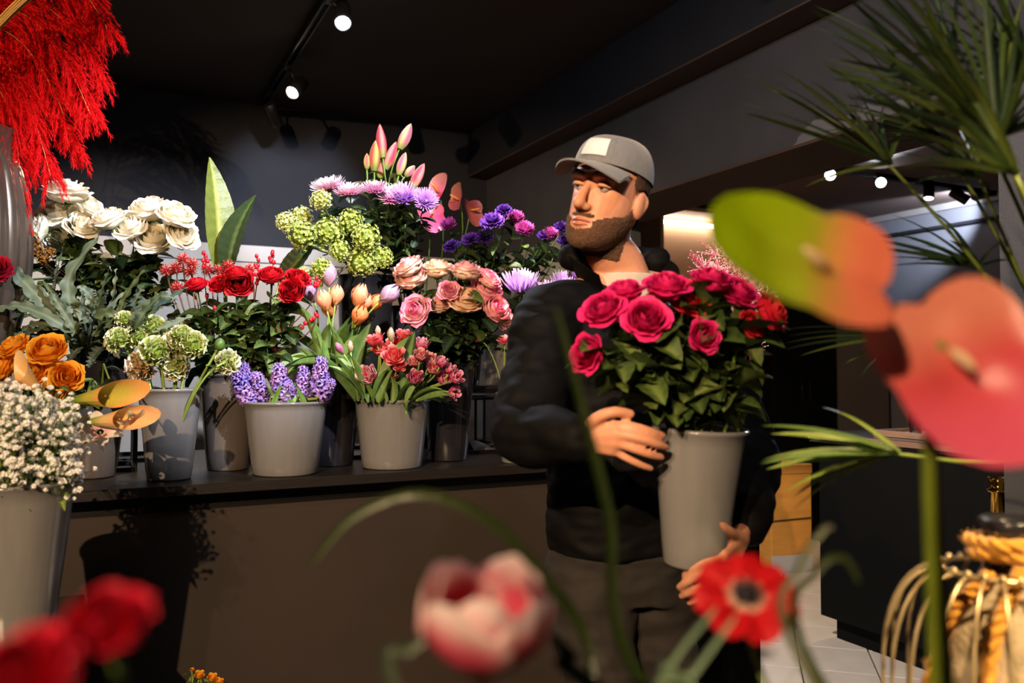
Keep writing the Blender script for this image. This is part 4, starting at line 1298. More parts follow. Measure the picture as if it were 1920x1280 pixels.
FL = [floret_mesh('#6a4fae', '#b7a0e2'), floret_mesh('#7a58b4', '#c6abe6'), floret_mesh('#8a5cac', '#d2b0e0')]
HL = [leaf_mesh('leaf', 1, .16, '#5f8a34', '#86ab50', .1, .7, 4, 8, .6, tip=.6, base=.4)]
for k, (px, py, hpx, d, lab) in enumerate([
    (452, 722, 66, (-.35, .35, .9), 'purple hyacinth leaning out over the left rim'), (486, 726, 60, (-.05, .5, .9), 'purple hyacinth second from the left rim'), (462, 705, 50, (-.2, .1, 1), 'purple hyacinth at the back left'),
    (525, 717, 70, (.0, .35, 1), 'purple hyacinth standing in the middle'), (541, 733, 50, (.2, .7, .6), 'purple hyacinth leaning forward right of the middle'), (570, 717, 58, (0, .2, 1), 'purple hyacinth at the back right'),
    (601, 706, 70, (.1, .25, 1), 'tallest purple hyacinth at the right'), (613, 731, 50, (.5, .5, .6), 'purple hyacinth leaning out over the right rim')]):
    D = 2.66 + .02 * (k % 3)
    dd = dv(*d)
    c = atD(px, py, D)
    L = S(hpx, D)
    a = c - dd * L * .5
    path = stem_path('hya', a, dd, rnd=random.Random(k + 5)) + [a + dd * L * .5, a + dd * L * .9]
    t = thing('hyacinth', lab, 'hyacinth', path[0], 'purple hyacinths')
    wput('stem', MB().tube(path, .005, 7, PALE), M_STEM, t, origin=path[0])
    Fm = frame(a, dd)
    n = 34
    rnd = random.Random(k + 77)
    for i in range(n):
        f = i / (n - 1)
        an = i * GA
        tl = radians(8 + 72 * (f ** 1.6)) - .15
        dl_ = V((cos(an) * cos(tl), sin(an) * cos(tl), sin(tl)))
        r = L * (.12 - .05 * f)
        p = Fm @ V((cos(an) * r * .4, sin(an) * r * .4, L * (.04 + .86 * f)))
        put('floret', FL[(i + k) % 3], t, frame(p, Fm.to_3x3() @ dl_, rnd.random() * 6, L * (.205 - .06 * f) * rnd.uniform(.9, 1.1)))
    for i in range(2):
        foot = BK['hya']['c'] + V((rnd.uniform(-.06, .06), rnd.uniform(-.08, -.0), .17))
        loose_leaf(t, HL[0], foot, foot + V((rnd.uniform(-.04, .04), rnd.uniform(-.04, .02), .11 + .03 * i)), .14, rnd.uniform(-.6, .6))

# ------------------------------------------------------------------ small scabious flowers
SKt = mum_kit('sc', '#e7798c', '#e2495c', '#f2a5b0', [(16, 5, 1, .1), (18, 25, .9, .1), (16, 50, .7, .08)], .22, 9, .3, '#5a2038')
for k, (px, py, sz, d, lab, D) in enumerate([(901, 634, 24, (-.4, .4, .8), 'coral scabious flower on a bowed stem', 2.9), (946, 636, 28, (0, .5, .8), 'coral scabious flower close to the florist sleeve', 2.9), (981, 629, 9, (.2, .3, .9), 'tiny coral scabious bud by the florist sleeve', 2.9)]):
    hd = atD(px, py, D) - dv(*d) * .01
    b = BK['sml']['c'] + V((0, 0, .06))
    path = bez(b, atD(940, 720, D), atD(930, 660, D) if k == 0 else hd - V((0, 0, .1)), hd, 14)
    flower('scabious', lab, 'scabious', 'coral scabious flowers', 'sml', px, py, D, sz, dv(*d), SKt, .0025, PALE, LLEAF, 5, .025, (.75, .95), 260 + k, path=path)

# ------------------------------------------------------------------ leafy filler stems between the bunches
for k, (src, px, py, D, nl, ln, dark, lab) in enumerate([
    ('red', 350, 600, 2.84, 30, .075, 0, 'leafy filler stem between the fern and the first red rose'), ('red', 395, 585, 2.86, 30, .08, 0, 'leafy filler stem under the first red rose'),
    ('red', 440, 590, 2.8, 32, .08, 0, 'leafy filler stem under the big red rose'), ('red', 490, 585, 2.82, 32, .08, 0, 'leafy filler stem right of the big red rose'),
    ('red', 540, 600, 2.82, 30, .08, 0, 'leafy filler stem under the lowest red rose'), ('red', 395, 640, 2.72, 24, .075, 0, 'leafy filler stem low beside the bent ranunculus'),
    ('red', 500, 650, 2.74, 24, .08, 0, 'leafy filler stem low above the hyacinths'),
    ('whi', 90, 490, 2.95, 26, .085, 1, 'dark leafy filler stem under the outer white roses'), ('whi', 150, 480, 2.98, 30, .085, 1, 'dark leafy filler stem under the middle white roses'),
    ('whi', 220, 480, 2.95, 32, .085, 1, 'dark leafy filler stem below the middle gap of the white roses'), ('whi', 280, 500, 2.98, 32, .09, 1, 'dark leafy filler stem under the lowest white rose'),
    ('whi', 318, 520, 3.0, 30, .085, 1, 'dark leafy filler stem beside the spiky red flowers'),
    ('pin', 800, 625, 2.92, 28, .08, 1, 'dark leafy filler stem at the tulip side of the pink roses'), ('pin', 860, 620, 2.9, 32, .085, 1, 'dark leafy filler stem under the peach cream rose'),
    ('pin', 910, 625, 2.92, 28, .08, 1, 'dark leafy filler stem at the florist side of the pink roses'),
    ('pur', 870, 470, 3.1, 34, .075, 1, 'dark leafy filler stem under the dusky anthuriums'), ('pur', 930, 465, 3.08, 36, .075, 1, 'dark leafy filler stem under the large violet carnation'),
    ('pur', 990, 465, 3.08, 36, .075, 1, 'dark leafy filler stem under the round magenta pompon'), ('pur', 1040, 475, 3.08, 34, .07, 1, 'dark leafy filler stem beside the florist collar'),
    ('lil', 700, 400, 3.0, 36, .07, 1, 'dark leafy filler stem under the middle asters'), ('lil', 760, 420, 3.0, 36, .07, 1, 'dark leafy filler stem under the violet asters'),
    ('lil', 640, 390, 3.0, 26, .065, 1, 'dark leafy filler stem under the white asters')]):
    rnd = random.Random(900 + k)
    tip = atD(px, py, D)
    path = stem_path(src, tip, dv(rnd.uniform(-.3, .3), .2, 1), rnd=rnd)
    t = thing('leafy_stem', lab, 'leafy stem', path[0], 'leafy filler stems')
    wput('stem', MB().tube(path, .0025, 5, DARKG), M_STEM, t, origin=path[0])
    n = len(path)
    for i in range(nl):
        f = rnd.uniform(.25, 1)
        q = min(n - 2, int(f * (n - 1)))
        p = path[q].lerp(path[q + 1], rnd.random()) + V((rnd.gauss(0, .022), rnd.gauss(0, .022), rnd.gauss(0, .015)))
        dd = (V((rnd.uniform(-1, 1), rnd.uniform(-1, 1), rnd.uniform(-.4, .6))) - FW * .3).normalized()
        put('leaf', rnd.choice(DARKLEAF if dark and i % 4 else ROSELEAF), t, Matrix.Translation(p) @ dd.to_track_quat('Y', 'Z').to_matrix().to_4x4() @ Matrix.Rotation(rnd.uniform(-.7, .7), 4, 'Y') @ scal(ln * rnd.uniform(.6, 1.15)))

# ------------------------------------------------------------------ strap fern
def strap(pts, wd, nrm, col, rib, nv=18, wav=.1, wf=5, fold=.3, tipp=.6, seed=0, nu=6, foot=.25):
    """a long leaf along a 3-D path"""
    P = [V(p) for p in pts]
    sm = []
    k = len(P) - 1
    for i in range(nv + 1):                         # Catmull-Rom through the points
        f = i / nv * k
        q = min(k - 1, int(f))
        t = f - q
        p0, p1, p2, p3 = P[max(q - 1, 0)], P[q], P[q + 1], P[min(q + 2, k)]
        sm.append(.5 * ((2 * p1) + (p2 - p0) * t + (2 * p0 - 5 * p1 + 4 * p2 - p3) * t * t + (3 * p1 - p0 - 3 * p2 + p3) * t ** 3))
    c1, c2 = lin(col), lin(rib)
    nrm = V(nrm).normalized()
    fr = []
    for i in range(nv + 1):
        t = (sm[min(i + 1, nv)] - sm[max(i - 1, 0)]).normalized()
        nrm2 = (nrm - t * nrm.dot(t))
        nrm2 = nrm2.normalized() if nrm2.length > .05 else t.orthogonal().normalized()
        fr.append((sm[i], t.cross(nrm2), nrm2))

    def fn(u, v):
        i = int(round(v * nv))
        p, s, n_ = fr[i]
        x = 2 * u - 1
        ww = wd * .5 * (foot * (1 - v) + sin(pi * min(1, .03 + .97 * v ** .7)) ** tipp * (1 - foot * (1 - v)))
        ww *= 1 + wav * sin(v * wf * 6.28 + (2.1 if x > 0 else 0) + seed)
        return p + s * (x * ww) + n_ * (fold * ww * abs(x) + wav * .6 * wd * sin(v * wf * 6.28 + seed * 2 + (1.5 if x > 0 else 0)) * abs(x) ** 2)
    return MB().grid(fn, nu, nv, lambda u, v: mixc(c2, c1, sstep(0, .2, abs(2 * u - 1))))


fb = BK['fer']
M_FERN = mat('fern_leaf', rough=.55, spec=.35, nscale=30, namt=.15, transl=.12)
ft = thing('strap_fern', 'grey-green strap fern with wavy fronds in the dark glossy pot', 'fern', fb['c'] + V((0, 0, .2)))
root = fb['c'] + V((0, 0, .19))
fcol = [('#4f5c46', '#66735a'), ('#43534a', '#586a5a'), ('#38472f', '#525f42'), ('#6a7660', '#7f8a70'), ('#3a4526', '#58663c')]
spec = [([(150, 620), (131, 569), (133, 512), (187, 440)], 24), ([(120, 600), (103, 536), (119, 462)], 9), ([(110, 610), (77, 588), (47, 583), (5, 614)], 19), ([(150, 615), (157, 588), (142, 612), (127, 643)], 28),
        ([(190, 620), (196, 590), (212, 598), (173, 632)], 26), ([(120, 600), (82, 565), (35, 517), (6, 473)], 26), ([(110, 600), (60, 548), (0, 531)], 16), ([(185, 600), (188, 560), (204, 505)], 14), ([(205, 610), (214, 560), (218, 503)], 14),
        ([(220, 610), (234, 560), (272, 503)], 13), ([(230, 620), (248, 575), (270, 537)], 22), ([(230, 630), (280, 585), (352, 538)], 20), ([(240, 625), (275, 580), (310, 545)], 16), ([(240, 640), (310, 612), (366, 590)], 16),
        ([(130, 620), (110, 570), (80, 525)], 14), ([(130, 620), (60, 610), (20, 650)], 18), ([(140, 630), (80, 560), (50, 560), (20, 590)], 18), ([(170, 640), (110, 640), (60, 665)], 20), ([(180, 640), (200, 640), (225, 672)], 22),
        ([(210, 640), (255, 635), (290, 668)], 20), ([(150, 630), (120, 585), (95, 545)], 16), ([(170, 620), (160, 590), (155, 545)], 14), ([(200, 620), (180, 580), (165, 560)], 16), ([(130, 630), (70, 570), (10, 560)], 18),
        ([(225, 630), (260, 600), (305, 575)], 18), ([(215, 630), (290, 560), (330, 560)], 14), ([(160, 640), (140, 660), (120, 690)], 16), ([(150, 640), (90, 620), (40, 625)], 18), ([(180, 640), (190, 600), (235, 545)], 16),
        ([(120, 630), (50, 640), (-10, 640)], 20), ([(130, 620), (40, 575), (-20, 590)], 20), ([(190, 650), (175, 668), (165, 690)], 18)]
rnd = random.Random(3)
for k in range(26):                       # the inner and shaded fronds
    a = radians(rnd.uniform(5, 175))
    rr = rnd.uniform(60, 130)
    x, y = 190 + 1.5 * rr * cos(a), 655 - rr * sin(a)
    spec.append(([(190 + .5 * rr * cos(a), 650 - .7 * rr * sin(a)), (x, y)], rnd.uniform(13, 22)))
for k, (pp, wpx) in enumerate(spec):
    D = 2.55 + rnd.uniform(-.05, .12) + (.1 if k > 31 else 0)
    pts = [root + V((rnd.uniform(-.05, .05), rnd.uniform(-.05, .05), 0))] + [atD(x, y, D + .03 * (i == 0)) for i, (x, y) in enumerate(pp)]
    c, r = fcol[k % 5]
    wput('frond', strap(pts, S(wpx * 1.2, D), dv(rnd.uniform(-.4, .4), .8, .6), c, r, nv=44, wav=.24, wf=8 + k % 4, seed=k), M_FERN, ft)
put('soil', MB().lathe([(.001, .19), (.092, .19), (.092, .195), (.001, .2)], 24).mesh('soil', mat('soil', '#1d1512', rough=.95, bump=.5, bscale=80)), ft, Matrix.Translation(fb['c']))

# ------------------------------------------------------------------ orange roses and callas
OR = [rose_kit('o', '#f09a1a', '#ffb028', '#ffc548', '#f89a18', o, s) for o, s in ((.8, 11), (.5, 12))]
for k, (px, py, sz, d, lab) in enumerate([(30, 656, 58, (-.3, .6, .7), 'orange rose at the frame edge behind the green calla'), (92, 662, 72, (.1, .7, .6), 'big orange rose at the top of the orange bunch'), (124, 708, 60, (.4, .8, .3), 'orange rose beside the calla lilies'),
                                          (12, 692, 56, (-.5, .7, .3), 'orange rose lowest at the frame edge'), (66, 700, 60, (0, .9, .3), 'orange rose in the middle behind the green calla'), (104, 735, 48, (.2, .9, .1), 'orange rose low above the gypsophila')]):
    flower('orange_rose', lab, 'rose', 'orange roses', 'cal', px, py, 2.3, sz, dv(*d), OR[k % 2], .0032, DARKG, ROSELEAF, 4, .05, (.5, .9), 300 + k)


def calla_mesh(cin, cout, crim, seed=0):
    cin, cout, crim = map(lin, (cin, cout, crim))

    def fn(u, v):
        a = (u - .5) * 2 * pi * 1.04
        fl = .12 + .3 * max(0, v - .05) ** 1.2
        tip = .5 + .5 * cos(a)
        r = fl * (1 + .25 * tip * v ** 3) + .03 * u
        z = 1.9 * v * (1 - .25 * (1 - tip)) + .8 * v ** 3 * tip ** 3
        r += .12 * v ** 6 * tip ** 3
        return (r * cos(a), r * sin(a), z)

    def cf(u, v):
        tip = .5 + .5 * cos((u - .5) * 2 * pi)
        return mixc(mixc(cin, cout, sstep(.15, .7, v)), crim, sstep(.75, 1, v) * .8)
    return MB().grid(fn, 22, 14, cf).mesh('spathe', M_GLOSSLEAF)


CS = [calla_mesh('#5b8a26', '#eebc74', '#f8d29c'), calla_mesh('#5f8d27', '#c8bc50', '#f6a868'), calla_mesh('#7a9f38', '#ecc888', '#f8b888')]
CSP = MB().tube([(0, 0, .5), (.03, 0, .9), (.06, 0, 1.4)], [.05, .07, .03], 8, lin('#e9b23c')).mesh('spadix', M_PETAL)
for k, (x0, y0, x1, y1, sc_, v, roll, lab, D) in enumerate([
    (84, 744, 22, 676, .052, 0, 2.2, 'calla lily with a green throat in front of the orange roses', 2.02), (128, 752, 250, 736, .07, 1, .3, 'large green and orange calla lily pointing right', 2.1), (160, 792, 272, 782, .062, 2, .2, 'peach calla lily below the large one, pointing right', 2.1)]):
    a, b = atD(x0, y0, D), atD(x1, y1, D - .04)
    dd = (b - a).normalized()
    path = stem_path('cal', a, dd, rnd=random.Random(k))
    t = thing('calla_lily', lab, 'calla lily', path[0], 'calla lilies')
    wput('stem', MB().tube(path, .006, 8, PALE), M_STEM, t, origin=path[0])
    L = (b - a).length / 2.45
    put('spathe', CS[v], t, frame(a, dd, roll, 1) @ Matrix.Diagonal((sc_, sc_, L, 1)))
    put('spadix', CSP, t, frame(a, dd, roll, 1) @ Matrix.Diagonal((sc_, sc_, L, 1)))
    for i in range(3):
        loose_leaf(t, LLEAF[i % 2], path[-4 + i], path[-4 + i] + dv(.8 - .5 * i, .6, .5 - .3 * i) * .1, .13, .3 * i)
# blush lilies
LPk = lin('#e9b9b4'), lin('#f5e2d8'), lin('#f8efe8')


def lily_kit(n=6):
    me = MB().grid(lambda u, v: ((u - .5) * .62 * sin(pi * (.12 + .88 * v) ** .8) * 1.0, .15 + 1.15 * v * (1 - .12 * v), .75 * v - .75 * v ** 2.6 + .12 * abs(u - .5)), 4, 8, lambda u, v: mixc(LPk[0], LPk[2], sstep(.0, .5, v))).mesh('petal', M_PETAL)
    return [('petal', me, Matrix.Rotation(2 * pi * j / n, 4, 'Z')) for j in range(n)]


for k, (px, py, sz, d, lab) in enumerate([(186, 803, 80, (.2, .6, .4), 'open blush white lily in front of the callas'), (250, 790, 52, (.6, .3, -.6), 'small blush lily drooping beyond the callas'), (140, 800, 60, (-.2, .7, .5), 'blush white lily beside the gypsophila')]):
    flower('blush_lily', lab, 'lily', 'blush lilies', 'cal', px, py, 2.08, sz, dv(*d), lily_kit(), .003, PALE, ROSELEAF, 4, .055, (.6, .95), 320 + k)

# ------------------------------------------------------------------ gypsophila
gy = MB().ball((0, 0, 0), .5, 6, 4, lin('#f2f3e6'))
for i in range(16):
    a, z = i * GA, 1 - 1.5 * i / 16
    dd = V((sqrt(max(0, 1 - z * z)) * cos(a), sqrt(max(0, 1 - z * z)) * sin(a), z))
    M = frame(dd * .45, dd + V((0, 0, .3)), i, .62)
    gy.add([(-.45, 0, 0), (0, -.1, .7), (.45, 0, 0), (.5, .15, .8), (-.5, .15, .8)], [(0, 2, 3, 4)], lin('#ffffff'), M)
gv, gf, gc = gy.v, gy.f, gy.c
M_GYP = mat('gypsophila_blossom', rough=.6, spec=.2, transl=.2)
for k, (cx, cy, rx, ry, lab) in enumerate([(20, 770, 34, 36, 'gypsophila sprig highest at the frame edge'), (66, 775, 36, 34, 'gypsophila sprig below the green throated calla'), (112, 790, 34, 36, 'gypsophila sprig under the orange roses'), (18, 830, 34, 36, 'gypsophila sprig in the middle at the frame edge'),
                                              (62, 832, 36, 36, 'gypsophila sprig in the middle of the bunch'), (108, 846, 34, 34, 'gypsophila sprig on the calla side'), (24, 880, 34, 26, 'gypsophila sprig low at the frame edge'), (74, 884, 36, 26, 'gypsophila sprig low over the bucket rim'),
                                              (126, 878, 26, 28, 'gypsophila sprig hanging over the bucket side')]):
    rnd = random.Random(400 + k)
    D = 1.72 + .04 * (k % 3)
    c = atD(cx, cy, D)
    node = c - UP * .06 + (BK['gyp']['c'] + V((0, 0, .36)) - c) * .2
    path = stem_path('gyp', node, UP, n=6, rnd=rnd)
    t = thing('gypsophila', lab, 'gypsophila', path[0], 'gypsophila sprigs')
    st_, bl_ = MB().tube(path, .0018, 5, GREEN), MB()
    for i in range(105):
        q = atD(cx + rnd.gauss(0, .7) * rx, cy + rnd.gauss(0, .7) * ry, D + rnd.uniform(-.07, .07))
        m1 = node.lerp(q, .5) + V((0, 0, -.008))
        st_.tube([node, m1, q], .0007, 3, GREEN, cap=False)
        s = .0062 * rnd.uniform(.75, 1.25)
        bl_.add(gv, gf, gc, frame(q, (q - node).normalized() + V((0, 0, .2)), rnd.random() * 6, s))
    wput('stem', st_, M_STEM, t, origin=path[0])
    tag(wput('blossoms', bl_, M_GYP, t), kind='stuff')
    for i in range(5):
        loose_leaf(t, LLEAF[i % 2], node, node + dv(rnd.uniform(-1, 1), rnd.uniform(0, 1), rnd.uniform(-.4, .6)) * .06, .07, rnd.uniform(-1, 1))

# ------------------------------------------------------------------ red pampas plumes
def plume(label, pts, D, seed, n=150, L=.17, fuzz=64, spread=.75, cols=('#c00612', '#f0121e', '#ff3030')):
    rnd = random.Random(seed)
    P = [vc + V((0, 0, .72))] + [atD(x, y, D + dz) for x, y, dz in pts]
    k = len(P) - 1
    path = []
    for i in range(41):
        f = i / 40 * k
        q = min(k - 1, int(f))
        t = f - q
        p0, p1, p2, p3 = P[max(q - 1, 0)], P[q], P[q + 1], P[min(q + 2, k)]
        path.append(.5 * ((2 * p1) + (p2 - p0) * t + (2 * p0 - 5 * p1 + 4 * p2 - p3) * t * t + (3 * p1 - p0 - 3 * p2 + p3) * t ** 3))
    t_ = thing('pampas_plume', label, 'pampas plume', P[0], 'red pampas plumes')
    wput('stem', MB().tube(path, [.0028 - .002 * i / 40 for i in range(41)], 6, lin('#b98a4a')), M_STEM, t_, origin=P[0])
    mb = MB()
    c1, c2, c3 = map(lin, cols)
    for b in range(n):
        f = .3 + .7 * (b + rnd.random()) / n
        i = min(39, int(f * 40))
        p = path[i]
        tg = (path[i + 1] - path[i]).normalized()
        out = V((rnd.gauss(0, 1), rnd.gauss(0, 1), rnd.gauss(0, 1)))
        out = (out - tg * out.dot(tg)).normalized()
        bl = L * rnd.uniform(.6, 1.15) * (1 - .45 * max(0, f - .6) / .4)
        br = []
        d = (tg * .8 + out * spread).normalized()
        q = p.copy()
        for s in range(7):
            br.append(q.copy())
            d = (d + V((0, 0, -.14)) + tg * .1).normalized()
            q += d * bl / 6
        for h in range(fuzz):
            g = rnd.random() ** .8 * 5.999
            ii = int(g)
            o = br[ii].lerp(br[ii + 1], g - ii)
            td = (br[ii + 1] - br[ii]).normalized()
            rd = V((rnd.gauss(0, 1), rnd.gauss(0, 1), rnd.gauss(0, 1) - .3)).normalized()
            hd = (td * 1.1 + rd * .75).normalized() * rnd.uniform(.011, .024)
            sd = hd.cross(rd).normalized() * .0008
            cc = mixc(c1, mixc(c2, c3, rnd.random()), rnd.random() ** .6)
            mb.add([o - sd, o + sd, o + hd * .6 + sd * .8 + V((0, 0, -.001)), o + hd + V((0, 0, -.003)), o + hd * .6 - sd * .8], [(0, 1, 2, 4), (4, 2, 3)], cc)
    tag(wput('plume_hairs', mb, M_FLUFF, t_), kind='stuff')


for k, (pts, lab) in enumerate([
    ([(-70, 120, 0), (-40, -40, 0), (60, -60, 0), (150, -20, 0), (205, 60, 0)], 'red pampas plume arching highest to the right'),
    ([(-80, 100, .02), (-40, -20, .05), (50, -10, .05), (140, 60, .05), (190, 150, .05)], 'red pampas plume drooping along the outer edge'),
    ([(-80, 100, -.05), (-30, 20, -.05), (50, 30, -.05), (120, 110, -.05), (170, 215, -.05)], 'red pampas plume in the middle, tips by the wall'),
    ([(-80, 110, .05), (-30, 50, .05), (40, 80, 0), (100, 170, 0), (140, 275, 0)], 'red pampas plume hanging over the white roses'),
    ([(-90, 110, 0), (-30, 90, 0), (20, 130, -.02), (60, 210, -.02), (95, 330, -.02)], 'red pampas plume ending just above the topmost white rose'),
    ([(-90, 130, -.04), (-40, 130, -.04), (0, 170, -.05), (32, 270, -.05), (38, 400, -.05)], 'red pampas plume hanging lowest beside the ribbed vase'),
    ([(-90, 60, .1), (-60, -60, .1), (30, -90, .1), (110, -50, .1), (160, 60, .1)], 'red pampas plume at the back, deepest red')]):
    plume(lab, pts, 2.7, 500 + k)
gs = [atD(-70, 150, 2.5), atD(-20, 60, 2.45), atD(60, -10, 2.4), atD(130, -60, 2.4)]
t = thing('dried_grass', 'bunch of golden dried grass crossing the red plumes', 'dried grass', vc + V((0, 0, .72)))
for i in range(7):
    o = V((random.uniform(-.02, .02), random.uniform(-.02, .02), random.uniform(-.02, .02)))
    wput('stalk', MB().tube([vc + V((0, 0, .72))] + [p + o for p in bez(*gs, 10)], .003, 5, lin('#c9a05a')), M_STEM, t)
# dried brown flowers, dark red dahlia
DK = ball_kit('dk', ('#4a2d10', '#8a5a1c', '#a8742c'), 60, .26, 4, ruffle=.5)
for k, (px, py, sz, lab) in enumerate([(38, 432, 34, 'brown dried flower head highest beside the ribbed vase'), (54, 446, 32, 'brown dried flower head right of the highest'), (34, 462, 34, 'brown dried flower head lowest against the vase'), (66, 466, 26, 'small brown dried flower head by the white roses'), (80, 482, 20, 'tiny rust dried flower head under the white roses'), (93, 470, 18, 'tiny orange dried flower head behind the fern frond')]):
    flower('dried_flower', lab, 'dried flower', 'brown dried flowers', 'whi', px, py, 2.74, sz, dv(0, .5, .8), DK, .002, lin('#3a2416'), seed=520 + k)
DHK = mum_kit('dh', '#9a0f2a', '#7a0a20', '#b81a38', lay_p, .2, 12, .5)
flower('dark_red_dahlia', 'dark red dahlia cut by the frame edge above the fern', 'dahlia', None, 'whi', -6, 504, 2.5, 54, dv(.3, .8, .3), DHK, .004, DARKG, seed=530)

# ------------------------------------------------------------------ yellow flowers in a low bucket
bucket('yel', 'low bucket of small yellow flowers on the floor', (atY(372, 1300, 2.42).x, 2.42), 0, .33, .08, .11)
YK = tulip_kit('y', '#c98a1a', '#f2a81e', '#f8c040', double=1, seed=15, h=1.2, pt=.2)
for k, (px, py, sz, lab) in enumerate([(374, 1266, 22, 'small orange yellow flower highest at the frame bottom'), (398, 1271, 22, 'small yellow flower right of the highest at the frame bottom'), (410, 1279, 20, 'small yellow flower furthest right at the frame bottom'), (360, 1256, 10, 'tiny orange bud above the yellow flowers')]):
    flower('yellow_flower', lab, 'flower', 'small yellow flowers', 'yel', px, py, 2.3, sz, dv(.2, .5, .8), YK, .002, PALE, LLEAF, 5, .04, (.8, .97), 540 + k)

# ------------------------------------------------------------------ pink dyed grass behind the florist
pd = V((atD(1352, 700, 2.75).x, atD(1352, 700, 2.75).y, 0))
pdl = thing('pedestal', 'slim black pedestal behind the florist', 'pedestal', pd)
put('column', MB().box((-.085, -.085, .03), (.085, .085, .87), bev=.003).mesh('column', M_CBLK, False), pdl, Matrix.Translation(pd))
put('foot', MB().box((-.1, -.1, 0), (.1, .1, .03), bev=.003).mesh('foot', M_CBLK, False), pdl, Matrix.Translation(pd))
put('top_plate', MB().box((-.1, -.1, .87), (.1, .1, .9), bev=.003).mesh('top_plate', M_CBLK, False), pdl, Matrix.Translation(pd))
bucket('gra', 'dark bucket of pink dyed grass on the black pedestal', pd, .9, .3, .07, .095, M_DARKB)
for k in range(7):
    rnd = random.Random(600 + k)
    tip = atD(1312 + 24 * k, 452 + 14 * abs(k - 1.5) + rnd.uniform(-10, 10), 2.7 + rnd.uniform(-.05, .05))
    path = stem_path('gra', tip, dv((k - 3) * .2, .1, 1), n=10, rnd=rnd)
    t = thing('dyed_grass', ['pink dyed grass stalk nearest to the florist shoulder', 'pink dyed grass stalk, second from the florist', 'pink dyed grass stalk standing tallest', 'pink dyed grass stalk right of the tallest', 'pink dyed grass stalk, fifth from the florist', 'pink dyed grass stalk, last but one', 'pink dyed grass stalk furthest from the florist'][k],
              'grass', path[0], 'pink dyed grass')
    wput('stem', MB().tube(path, .0015, 5, lin('#7a2b44')), M_STEM, t, origin=path[0])
    mb = MB()
    for i in range(150):
        f = rnd.uniform(.5, 1)
        q = path[min(len(path) - 1, int(f * (len(path) - 1)))]
        e = q + dv(rnd.gauss(0, .7), rnd.gauss(0, .6), rnd.uniform(-.1, 1.1)) * rnd.uniform(.02, .085)
        c = mixc(lin('#d02a66'), lin('#ffe6dc'), rnd.random() ** 1.1)
        mb.tube([q, q.lerp(e, .6) + V((0, 0, .004)), e], .0006, 3, c, cap=False)
        for b in range(3):
            mb.ball(q.lerp(e, .55 + .22 * b), .0024, 4, 3, c)
    tag(wput('seed_heads', mb, M_PETAL, t), kind='stuff')

# ------------------------------------------------------------------ fan palm
lf = []
for c, r in (('#2f4620', '#566c34'), ('#243a28', '#4a6446'), ('#4c5e28', '#7f9142')):
    mb = MB().grid(lambda u, v: ((2 * u - 1) * .021 * (sin(pi * min(1, .12 + .88 * v ** .6)) ** .6), v, .022 * abs(2 * u - 1) * (1 - v) - .1 * v ** 3), 2, 8, lambda u, v: mixc(lin(r), lin(c), abs(2 * u - 1)))
    lf.append(mb.mesh('leaflet', M_LEAF))
crown = atD(2035, 800, 1.3)
pp = V((crown.x, crown.y, 0))
palm = thing('fan_palm', 'large fan palm with long narrow leaflets arching in from the side', 'palm', pp)
put('pot', MB().lathe([(.12, 0), (.13, .01), (.17, .3), (.18, .3), (.18, .33), (.165, .33), (.155, .28), (.002, .28)], 40).mesh('pot', M_DARKB), palm, Matrix.Translation(pp))
wput('trunk', MB().tube([pp + V((0, 0, .25)), pp + V((.01, 0, .55)), crown - V((0, 0, .02))], [.04, .035, .03], 12, lin('#5a4630')), mat('palm_trunk', rough=.9, bump=.6, bscale=60), palm)


def fan(hub, D, tips, up=(0, .5, .6), cols=(0, 1, 2), seed=0, sag=.0, pet=None, droop=1.0, wide=1.0):
    rnd = random.Random(seed)
    H = atD(*hub, D)
    mids = [atD(x, y, D) for x, y in (pet or [])]
    ctrl = [crown] + mids + [H]
    if len(ctrl) == 2:
        path = bez(crown, crown.lerp(H, .35) + V((0, 0, .08)), crown.lerp(H, .7) + V((0, 0, .05)), H, 12)
    else:
        path = bez(crown, ctrl[1], ctrl[-2], H, 14)
    fo = wput('frond_stalk', MB().tube(path, [.0042 - .0018 * i / len(path) for i in range(len(path))], 7, lin('#6f7f36')), M_STEM, palm)
    for k, (x, y, dd) in enumerate(tips):
        T = atD(x, y, D + dd)
        ax = T - H
        q = ax.to_track_quat('Y', 'Z').to_matrix().to_4x4()
        s = ax.length
        put('leaflet', lf[cols[(k + seed) % len(cols)]], fo, Matrix.Translation(H) @ q @ Matrix.Rotation(rnd.uniform(-.9, .9), 4, 'Y') @ Matrix.Diagonal((.26 * wide, s * 1.03, .26 * droop, 1)))


R_ = lambda a, b, n, f: [f(a + (b - a) * i / (n - 1), i) for i in range(n)]


def arc(hub, a0, a1, n, r, seed=0, dz=.15):
    rn = random.Random(seed)
    o = []
    for i in range(n):
        a = radians(a0 + (a1 - a0) * i / (n - 1) + rn.uniform(-2, 2))
        rr = r * rn.uniform(.85, 1.08) * (1 - .25 * abs(2 * i / (n - 1) - 1) ** 3)
        o.append((hub[0] + rr * cos(a), hub[1] - rr * sin(a), rn.uniform(-dz, dz)))
    return o


